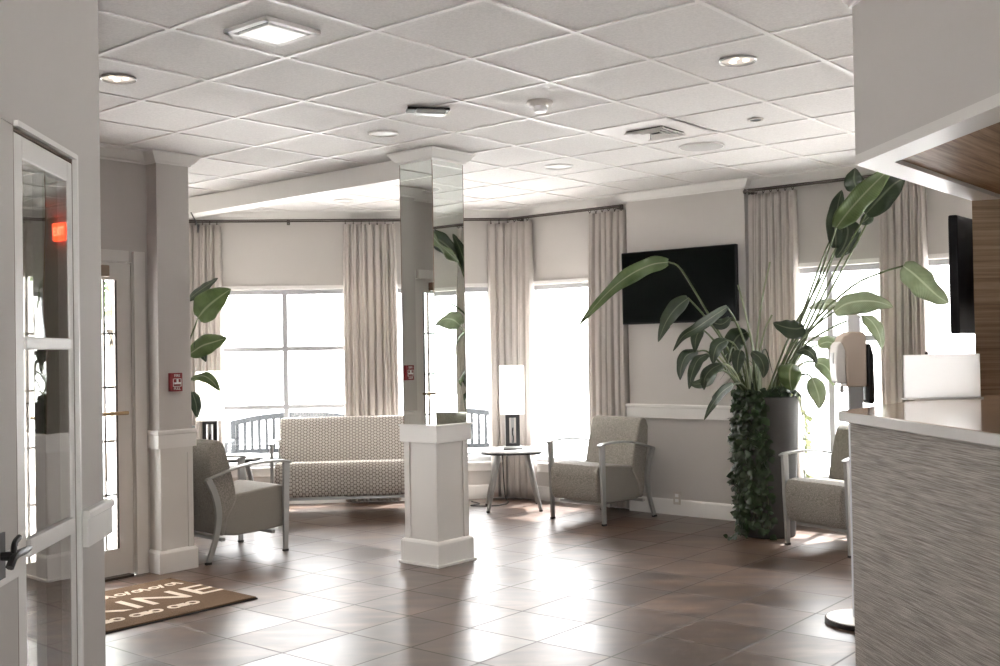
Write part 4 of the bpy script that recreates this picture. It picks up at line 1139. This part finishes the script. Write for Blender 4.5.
mb = MB(); mb.poly_prism([(-0.045, 1.235), (0.060, 1.235), (0.060, 1.500), (0.045, 1.520), (-0.020, 1.522), (-0.060, 1.50), (-0.075, 1.47), (-0.05, 1.42)], lambda x, z: (x, -0.06, z), lambda x, z: (x, 0.06, z)); mb.build('housing', M['beige_plastic'], hs, bevel=0.010, segs=3)
mb = MB(); mb.poly_prism([(-0.048, 1.250), (-0.092, 1.255), (-0.100, 1.30), (-0.102, 1.38), (-0.096, 1.45), (-0.078, 1.472), (-0.048, 1.470)], lambda x, z: (x, -0.056, z), lambda x, z: (x, 0.056, z)); mb.build('front_cover', M['white_plastic'], hs, bevel=0.012, segs=3)
mb = MB(); mb.box((-0.104, 0, 1.385), (0.006, 0.05, 0.06)); mb.build('sight_window', M['grey_plastic'], hs, bevel=0.002)
mb = MB(); mb.lathe([(0.012, 1.205), (0.010, 1.24)], (-0.055, 0, 0), 12); mb.build('nozzle', M['white_plastic'], hs)
for c_ in children(hs):
    if not c_.name.startswith('base'): c_.location.x = -0.032

# ------------------------------------------------------------------ planters and plants
def planter(label, loc, r0, r1, h):
    t = thing('planter', label, 'planter', loc, 0)
    mb = MB(); mb.lathe([(0.001, 0.0), (r0 - 0.008, 0.0), (r0, 0.01), (r1, h - 0.006), (r1 - 0.004, h), (r1 - 0.022, h), (r1 - 0.024, h - 0.06)], seg=48, cap=False); mb.build('pot', M['planter'], t)
    mb = MB(); mb.lathe([(r1 - 0.022, h - 0.055), (r1 * 0.6, h - 0.045), (0.001, h - 0.04)], seg=32, cap=False); mb.build('soil', M['soil'], t)
    return t
PC = Vector((2.035, 8.24))
planter('tall charcoal planter at the right, draped with a trailing vine', (PC.x, PC.y, 0), 0.205, 0.248, 1.065)
planter('dark planter behind the left pilaster holding a large-leaved plant', (-2.72, 8.98, 0), 0.12, 0.145, 0.86)

def blade(mid, w, side, n=22, droop=0.35, pointed=0.75, wav=0.0, seed=0):
    """one leaf blade along the midrib; side = breadth direction"""
    rnd = random.Random(seed)
    pts = catmull(mid, n); side = Vector(side)
    mb = MB(); uvl = []; rows = []
    for i, p in enumerate(pts):
        t = i / n
        tg = (pts[min(i + 1, n)] - pts[max(i - 1, 0)]).normalized()
        s = (side - tg * side.dot(tg)).normalized(); nm = s.cross(tg).normalized()
        if nm.z < 0: nm = -nm
        ww = w * 0.5 * (math.sin(PI * min(1, (t * 0.97 + 0.03)) ** pointed) ** 0.75) + 0.002
        row = []
        for k in range(-4, 5):
            f = k / 4
            d = droop * ww * (abs(f) ** 1.6) - 0.16 * ww * abs(f)
            wv = wav * ww * math.sin(t * 17 + seed + (2 if k < 0 else 0)) * abs(f) ** 2
            row.append((mb.bm.verts.new(p + s * (f * ww) - nm * (d + wv)), (f * 0.5 + 0.5, t)))
        rows.append(row)
    lay = mb.bm.loops.layers.uv.new('leaf')
    for a, b in zip(rows, rows[1:]):
        for j in range(8):
            q = (a[j], a[j + 1], b[j + 1], b[j])
            fc = mb.bm.faces.new([v[0] for v in q])
            for lp, v in zip(fc.loops, q): lp[lay].uv = v[1]
    return mb
LEAVES = [
    ('L1', [(1.893, 8.2, 1.1), (1.711, 8.1, 1.463), (1.502, 8.0, 1.804), (1.349, 7.95, 2.042), (1.26, 7.95, 2.089)], [(1.26, 7.95, 2.089), (1.119, 7.9, 2.065), (0.948, 7.85, 1.983), (0.772, 7.8, 1.844), (0.567, 7.75, 1.62)], 0.13, (0.43, 0.39, -0.81)),
    ('L2', [(1.87, 8.2, 1.1), (1.725, 8.1, 1.425), (1.535, 7.95, 1.667), (1.395, 7.9, 1.816)], [(1.395, 7.9, 1.816), (1.296, 7.85, 1.742), (1.213, 7.8, 1.639), (1.152, 7.8, 1.494)], 0.12, (0.74, 0.22, -0.63)),
    ('L3', [(1.909, 8.2, 1.1), (1.862, 8.1, 1.423), (1.761, 8.0, 1.649), (1.682, 7.9, 1.744)], [(1.682, 7.9, 1.744), (1.56, 7.85, 1.671), (1.431, 7.8, 1.591), (1.335, 7.8, 1.534), (1.26, 7.8, 1.426)], 0.088, (0.49, 0.4, -0.77)),
    ('L4', [(1.87, 8.2, 1.1), (1.691, 8.05, 1.365), (1.566, 7.9, 1.517), (1.477, 7.85, 1.591)], [(1.477, 7.85, 1.591), (1.43, 7.8, 1.518), (1.42, 7.8, 1.416)], 0.08, (0.95, -0.17, -0.26)),
    ('L5', [(1.847, 8.2, 1.101), (1.689, 8.05, 1.29), (1.544, 7.95, 1.414), (1.454, 7.9, 1.423)], [(1.454, 7.9, 1.423), (1.354, 7.8, 1.388), (1.307, 7.75, 1.302), (1.29, 7.7, 1.217)], 0.088, (0.76, 0.05, -0.65)),
    ('L6', [(1.863, 8.2, 1.1), (1.716, 8.0, 1.276), (1.608, 7.9, 1.383), (1.515, 7.8, 1.4)], [(1.515, 7.8, 1.4), (1.432, 7.75, 1.358), (1.377, 7.7, 1.259), (1.354, 7.7, 1.151)], 0.088, (0.79, -0.55, -0.29)),
    ('L7', [(1.893, 8.2, 1.1), (1.818, 8.05, 1.333), (1.746, 7.95, 1.462), (1.677, 7.9, 1.5)], [(1.677, 7.9, 1.5), (1.599, 7.85, 1.464), (1.559, 7.8, 1.399), (1.55, 7.8, 1.326)], 0.096, (0.81, -0.02, -0.58)),
    ('L8', [(1.851, 8.15, 1.103), (1.749, 7.95, 1.246), (1.677, 7.85, 1.309), (1.616, 7.8, 1.325)], [(1.616, 7.8, 1.325), (1.532, 7.75, 1.291), (1.47, 7.7, 1.228), (1.461, 7.7, 1.142)], 0.096, (0.8, -0.4, -0.45)),
    ('L9', [(1.947, 8.3, 1.095), (1.944, 8.2, 1.306), (1.92, 8.15, 1.483), (1.884, 8.15, 1.559)], [(1.884, 8.15, 1.559), (1.826, 8.2, 1.531), (1.77, 8.2, 1.439), (1.744, 8.2, 1.317)], 0.16, (0.86, -0.01, -0.5)),
    ('L10', [(1.882, 8.15, 1.102), (1.785, 7.95, 1.171), (1.704, 7.85, 1.176)], [(1.704, 7.85, 1.176), (1.601, 7.75, 1.123), (1.517, 7.7, 1.033), (1.457, 7.7, 0.926)], 0.07, (0.59, 0.29, -0.76)),
    ('L11', [(1.889, 8.15, 1.102), (1.836, 8.0, 1.289), (1.783, 7.95, 1.424)], [(1.783, 7.95, 1.424), (1.766, 7.95, 1.35), (1.757, 7.95, 1.246)], 0.096, (0.97, -0.22, -0.14)),
    ('R1', [(2.093, 8.2, 1.096), (2.156, 8.1, 1.342), (2.222, 8.0, 1.506), (2.277, 8.0, 1.588)], [(2.277, 8.0, 1.588), (2.216, 8.0, 1.574), (2.127, 8.0, 1.59), (2.045, 8.0, 1.622)], 0.17, (-0.12, -0.53, -0.84)),
    ('R2', [(2.11, 8.15, 1.098), (2.119, 8.0, 1.224), (2.161, 7.9, 1.314)], [(2.161, 7.9, 1.314), (2.111, 7.8, 1.273), (2.095, 7.75, 1.194), (2.108, 7.75, 1.122)], 0.17, (0.98, -0.13, -0.17)),
    ('R3', [(2.141, 8.15, 1.098), (2.236, 8.1, 1.204), (2.284, 8.0, 1.236), (2.328, 8.0, 1.205)], [(2.328, 8.0, 1.205), (2.342, 7.95, 1.132), (2.347, 7.9, 1.06), (2.346, 7.9, 0.979)], 0.13, (0.94, -0.27, 0.19)),
    ('R4', [(2.108, 8.2, 1.096), (2.183, 8.0, 1.402), (2.315, 7.85, 1.591), (2.441, 7.8, 1.69)], [(2.441, 7.8, 1.69), (2.514, 7.75, 1.745), (2.613, 7.7, 1.763), (2.711, 7.65, 1.752), (2.799, 7.6, 1.713)], 0.19, (0.18, 0.43, 0.89)),
    ('R5', [(2.139, 8.2, 1.096), (2.271, 8.1, 1.415), (2.509, 8.0, 1.591), (2.693, 7.9, 1.66)], [(2.693, 7.9, 1.66), (2.734, 7.85, 1.613), (2.766, 7.8, 1.524), (2.785, 7.8, 1.407)], 0.12, (0.95, 0.18, 0.27)),
    ('R6', [(2.154, 8.2, 1.095), (2.306, 8.0, 1.565), (2.562, 7.8, 1.864), (2.712, 7.6, 1.956), (2.858, 7.55, 2.0)], [(2.858, 7.55, 2.0), (2.915, 7.5, 1.939), (2.977, 7.45, 1.857), (3.039, 7.4, 1.777), (3.114, 7.4, 1.727)], 0.19, (0.42, -0.57, 0.71)),
    ('R7', [(2.157, 8.3, 1.091), (2.314, 8.25, 1.453), (2.497, 8.2, 1.68), (2.598, 8.2, 1.755)], [(2.598, 8.2, 1.755), (2.491, 8.2, 1.765), (2.367, 8.2, 1.736)], 0.1, (0.07, 0.51, -0.86)),
    ('R8', [(2.18, 8.3, 1.091), (2.257, 8.2, 1.262), (2.314, 8.1, 1.324), (2.383, 8.1, 1.323)], [(2.383, 8.1, 1.323), (2.458, 8.1, 1.291), (2.509, 8.1, 1.214), (2.523, 8.1, 1.138)], 0.12, (0.79, 0.13, 0.6)),
    ('R9', [(2.173, 8.3, 1.091), (2.25, 8.2, 1.301), (2.316, 8.1, 1.415), (2.408, 8.1, 1.451)], [(2.408, 8.1, 1.451), (2.484, 8.1, 1.472), (2.544, 8.1, 1.441), (2.573, 8.1, 1.38)], 0.1, (0.38, 0.23, 0.89)),
    ('T1', [(2.047, 8.2, 1.097), (2.198, 8.1, 1.53), (2.35, 7.95, 1.861), (2.498, 7.9, 2.167)], [(2.498, 7.9, 2.167), (2.485, 7.85, 2.324), (2.488, 7.8, 2.472), (2.503, 7.75, 2.575)], 0.14, (-0.79, 0.58, 0.22)),
    ('T2', [(2.075, 8.25, 1.095), (2.222, 8.05, 1.529), (2.375, 7.9, 1.969), (2.469, 7.8, 2.304)], [(2.469, 7.8, 2.304), (2.527, 7.7, 2.408), (2.611, 7.6, 2.522), (2.724, 7.55, 2.64), (2.778, 7.5, 2.688)], 0.17, (-0.82, -0.15, 0.55)),
    ('T3', [(2.093, 8.2, 1.096), (2.273, 8.1, 1.529), (2.466, 8.0, 2.012), (2.569, 7.9, 2.358)], [(2.569, 7.9, 2.358), (2.589, 7.9, 2.284), (2.557, 7.9, 2.18), (2.496, 7.9, 2.093)], 0.18, (0.93, -0.27, -0.26)),
    ('T4', [(2.123, 8.2, 1.096), (2.305, 8.05, 1.566), (2.51, 7.9, 2.04), (2.691, 7.8, 2.403)], [(2.691, 7.8, 2.403), (2.76, 7.7, 2.505), (2.826, 7.6, 2.589), (2.906, 7.6, 2.631)], 0.2, (-0.56, 0.28, 0.78)),
    ('T5', [(2.103, 8.3, 1.092), (2.304, 8.2, 1.645), (2.517, 8.1, 2.246), (2.704, 8.0, 2.608)], [(2.704, 8.0, 2.608), (2.659, 7.95, 2.676), (2.652, 7.9, 2.758)], 0.15, (-0.94, 0.33, -0.1)),
    ('X1', [(1.962, 8.2, 1.099), (1.908, 8.1, 1.46), (1.817, 8.0, 1.798), (1.789, 8.0, 1.911)], None, 0, None),
    ('X2', [(1.947, 8.2, 1.099), (1.95, 8.15, 1.421), (1.991, 8.1, 1.8), (2.058, 8.1, 2.087)], None, 0, None),
    ('X3', [(1.955, 8.2, 1.099), (1.951, 8.1, 1.345), (1.984, 8.0, 1.57), (2.039, 8.0, 1.682)], None, 0, None),
    ('L12', [(1.867, 8.15, 1.102), (1.734, 7.95, 1.217), (1.64, 7.85, 1.273), (1.571, 7.8, 1.268)], [(1.571, 7.8, 1.268), (1.501, 7.75, 1.212), (1.419, 7.7, 1.186), (1.347, 7.7, 1.195)], 0.08, (0.21, 0.22, -0.95)),
    ('L13', [(1.928, 8.25, 1.097), (1.862, 8.1, 1.423), (1.794, 8.05, 1.612), (1.724, 8.0, 1.665)], [(1.724, 8.0, 1.665), (1.663, 8.0, 1.621), (1.589, 8.0, 1.637), (1.522, 8.0, 1.683)], 0.08, (-0.09, 0.21, -0.97)),
    ('L14', [(1.95, 8.15, 1.101), (1.896, 8.0, 1.287), (1.86, 7.9, 1.408)], [(1.86, 7.9, 1.408), (1.906, 7.85, 1.363), (1.921, 7.8, 1.291), (1.913, 7.8, 1.218)], 0.09, (0.95, -0.06, 0.3)),
    ('R10', [(2.139, 8.2, 1.096), (2.164, 8.05, 1.297), (2.206, 7.95, 1.402)], [(2.206, 7.95, 1.402), (2.259, 7.9, 1.416), (2.31, 7.9, 1.378), (2.338, 7.9, 1.311)], 0.08, (0.6, 0.19, 0.77)),
    ('T6', [(2.141, 8.15, 1.098), (2.321, 8.0, 1.564), (2.569, 7.9, 2.062), (2.752, 7.85, 2.408)], [(2.752, 7.85, 2.408), (2.707, 7.85, 2.365), (2.662, 7.85, 2.336)], 0.08, (0.62, -0.12, -0.77)),
    ('P1', [(-2.739, 9.0, 0.871), (-2.697, 9.0, 1.502), (-2.624, 9.0, 1.922)], [(-2.624, 9.0, 1.922), (-2.525, 8.95, 1.985), (-2.427, 8.9, 2.039), (-2.329, 8.85, 2.092)], 0.09, (-0.29, 0.42, 0.86)),
    ('P2', [(-2.731, 9.0, 0.871), (-2.65, 8.95, 1.417), (-2.514, 8.9, 1.765)], [(-2.514, 8.9, 1.765), (-2.432, 8.85, 1.845), (-2.318, 8.8, 1.924), (-2.198, 8.75, 1.993)], 0.24, (-0.54, 0.12, 0.83)),
    ('P3', [(-2.722, 9.0, 0.871), (-2.669, 8.95, 1.25), (-2.584, 8.9, 1.467)], [(-2.584, 8.9, 1.467), (-2.47, 8.85, 1.531), (-2.356, 8.8, 1.562), (-2.236, 8.75, 1.592)], 0.17, (-0.25, 0.21, 0.95)),
    ('P4', [(-2.714, 9.0, 0.871), (-2.654, 8.95, 1.124), (-2.556, 8.85, 1.268)], [(-2.556, 8.85, 1.268), (-2.451, 8.8, 1.284), (-2.364, 8.75, 1.242), (-2.286, 8.7, 1.161)], 0.1, (0.54, 0.5, 0.67)),
    ('P5', [(-2.731, 9.0, 0.871), (-2.634, 8.95, 1.333), (-2.533, 8.9, 1.566)], [(-2.533, 8.9, 1.566), (-2.484, 8.9, 1.481), (-2.452, 8.9, 1.398)], 0.08, (0.75, 0.56, 0.36)),
    ('P6', [(-2.714, 9.0, 0.871), (-2.637, 8.95, 1.082), (-2.572, 8.9, 1.15)], [(-2.572, 8.9, 1.15), (-2.54, 8.9, 1.05), (-2.533, 8.9, 0.933)], 0.1, (0.79, 0.59, 0.14)),
]
bop = thing('bird_of_paradise_plant', 'tall large-leaved plant growing from the charcoal planter and reaching the soffit', 'plant', (0, 0, 0))
bop2 = thing('bird_of_paradise_plant', 'large-leaved plant peeking out behind the left pilaster', 'plant', (0, 0, 0))
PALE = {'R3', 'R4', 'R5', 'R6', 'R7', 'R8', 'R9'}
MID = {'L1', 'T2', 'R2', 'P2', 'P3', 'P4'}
for i, (k, st, mid, w, side) in enumerate(LEAVES):
    par = bop2 if k[0] == 'P' else bop
    pts = catmull(st, 14)
    if k[0] != 'P':
        # root the petiole in the soil of the planter
        r = Vector(st[0]); c = Vector((PC.x, PC.y, 0)); dxy = Vector((r.x - c.x, r.y - c.y)); 
        if dxy.length > 0.17: dxy = dxy.normalized() * 0.17
        root = Vector((c.x + dxy.x * 0.8, c.y + dxy.y * 0.8, 1.02))
        pts = catmull([root] + [Vector(p) for p in st], 18)
    else:
        pts = catmull([Vector((-2.72 + 0.01 * (i % 5 - 2), 8.98, 0.82))] + [Vector(p) for p in st], 18)
    n = len(pts)
    mb = MB(); mb.tube(pts, 0.008, 7, radii=[0.0105 - 0.004 * j / (n - 1) for j in range(n)])
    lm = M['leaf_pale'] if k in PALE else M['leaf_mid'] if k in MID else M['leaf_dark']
    stem = mb.build('leaf_stalk', M['stem_pale'] if k[0] == 'X' or k in ('L6', 'L8', 'L11') else M['stem'], par)
    if mid:
        b = blade(mid, w, side, droop=0.30 if k not in ('R4', 'R6') else 0.45, wav=0.22 if k in ('L1', 'T2', 'R6') else 0.10, seed=i, pointed=0.72)
        lf = b.build('leaf', lm, par, angle=180)
        s = lf.modifiers.new('thickness', 'SOLIDIFY'); s.thickness = 0.0015

# spiky pale grass-like leaves between the stalks
rnd = random.Random(11)
for i in range(16):
    a = rnd.uniform(PI * 0.75, PI * 1.75); r = rnd.uniform(0.02, 0.15)
    b0_ = Vector((PC.x + r * math.cos(a) - 0.02, PC.y + r * math.sin(a), 1.03))
    h = rnd.uniform(0.18, 0.42); sp = rnd.uniform(0.10, 0.30)
    a2 = rnd.uniform(PI * 0.6, PI * 1.6)
    m_ = [b0_, b0_ + Vector((sp * 0.25 * math.cos(a2), sp * 0.25 * math.sin(a2), h * 0.6)), b0_ + Vector((sp * 0.7 * math.cos(a2), sp * 0.7 * math.sin(a2), h)), b0_ + Vector((sp * 1.25 * math.cos(a2), sp * 1.25 * math.sin(a2), h * 0.55))]
    lf = blade(m_, 0.018, (math.sin(a2), -math.cos(a2), 0), n=12, pointed=0.5, droop=-0.2).build('slender_leaf', M['leaf_pale'] if i % 2 else M['leaf_dark'], bop, angle=180)

def vine(par, pts, nleaf, size, lm, sm, rnd, center=None, spread=0.03):
    P = catmull(pts, 40)
    mb = MB(); mb.tube(P[::2], 0.0025, 5); v = mb.build('vine_stem', sm, par)
    mb = MB()
    for i in range(nleaf):
        t = (i + rnd.random() * 0.8) / nleaf * 40; k = min(int(t), 39)
        p = P[k].lerp(P[k + 1], t - k)
        out = Vector((p.x - center.x, p.y - center.y, 0)).normalized() if center is not None else Vector((0, -1, 0))
        tang = Vector((-out.y, out.x, 0))
        dirv = (tang * rnd.uniform(-1, 1) + Vector((0, 0, rnd.uniform(-1.2, 0.3))) + out * rnd.uniform(0.1, 0.7)).normalized()
        s = size * rnd.uniform(0.6, 1.15)
        base = p + out * rnd.uniform(0.0, spread) + tang * rnd.uniform(-spread, spread)
        nm = (out + Vector((rnd.uniform(-.5, .5), rnd.uniform(-.5, .5), rnd.uniform(-.2, .8)))).normalized()
        sd = dirv.cross(nm).normalized(); nm = sd.cross(dirv).normalized()
        o = [(0, 0, 0), (0.12, 0.36, -0.03), (0.42, 0.42, -0.06), (0.75, 0.22, -0.05), (1.0, 0, -0.08), (0.75, -0.22, -0.05), (0.42, -0.42, -0.06), (0.12, -0.36, -0.03)]
        vs_ = [mb.bm.verts.new(base + dirv * (a * s) + sd * (b * s) + nm * (c * s + 0.0)) for a, b, c in o]
        mdv = mb.bm.verts.new(base + dirv * (0.5 * s) + nm * (0.04 * s))
        for j in range(8): mb.bm.faces.new((vs_[j], vs_[(j + 1) % 8], mdv))
    mb.build('vine_leaves', lm, v, angle=80)
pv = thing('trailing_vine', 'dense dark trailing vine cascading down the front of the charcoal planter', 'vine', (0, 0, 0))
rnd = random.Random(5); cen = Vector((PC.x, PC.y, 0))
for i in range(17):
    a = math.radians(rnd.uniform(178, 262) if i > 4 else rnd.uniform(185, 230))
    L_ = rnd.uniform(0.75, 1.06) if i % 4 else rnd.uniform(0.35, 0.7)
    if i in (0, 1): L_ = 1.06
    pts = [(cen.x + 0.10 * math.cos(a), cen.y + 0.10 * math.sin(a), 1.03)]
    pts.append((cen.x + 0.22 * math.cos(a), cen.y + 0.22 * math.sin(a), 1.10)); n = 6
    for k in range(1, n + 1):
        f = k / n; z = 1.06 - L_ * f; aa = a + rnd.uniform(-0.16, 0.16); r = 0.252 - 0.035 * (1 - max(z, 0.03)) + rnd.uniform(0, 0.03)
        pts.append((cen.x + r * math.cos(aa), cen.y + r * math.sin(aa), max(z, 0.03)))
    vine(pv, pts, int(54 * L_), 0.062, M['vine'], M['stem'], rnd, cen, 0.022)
# foliage crowding the rim
for i in range(9):
    a = math.radians(rnd.uniform(150, 330)); r = rnd.uniform(0.05, 0.2)
    pts = [(cen.x + r * math.cos(a), cen.y + r * math.sin(a), 1.03), (cen.x + (r + 0.05) * math.cos(a + 0.4), cen.y + (r + 0.05) * math.sin(a + 0.4), 1.12), (cen.x + (r + 0.07) * math.cos(a + 0.9), cen.y + (r + 0.07) * math.sin(a + 0.9), 1.09)]
    vine(pv, pts, 16, 0.055, M['vine'], M['stem'], rnd, cen, 0.04)
# longest strand lying on the floor
vine(pv, [(cen.x - 0.24, cen.y - 0.08, 0.30), (cen.x - 0.26, cen.y - 0.10, 0.06), (cen.x - 0.30, cen.y - 0.16, 0.025), (cen.x - 0.36, cen.y - 0.20, 0.02)], 12, 0.055, M['vine'], M['stem'], rnd, cen, 0.015)
pv2 = thing('trailing_vine', 'pale trailing vine hanging from the right rim of the charcoal planter', 'vine', (0, 0, 0))
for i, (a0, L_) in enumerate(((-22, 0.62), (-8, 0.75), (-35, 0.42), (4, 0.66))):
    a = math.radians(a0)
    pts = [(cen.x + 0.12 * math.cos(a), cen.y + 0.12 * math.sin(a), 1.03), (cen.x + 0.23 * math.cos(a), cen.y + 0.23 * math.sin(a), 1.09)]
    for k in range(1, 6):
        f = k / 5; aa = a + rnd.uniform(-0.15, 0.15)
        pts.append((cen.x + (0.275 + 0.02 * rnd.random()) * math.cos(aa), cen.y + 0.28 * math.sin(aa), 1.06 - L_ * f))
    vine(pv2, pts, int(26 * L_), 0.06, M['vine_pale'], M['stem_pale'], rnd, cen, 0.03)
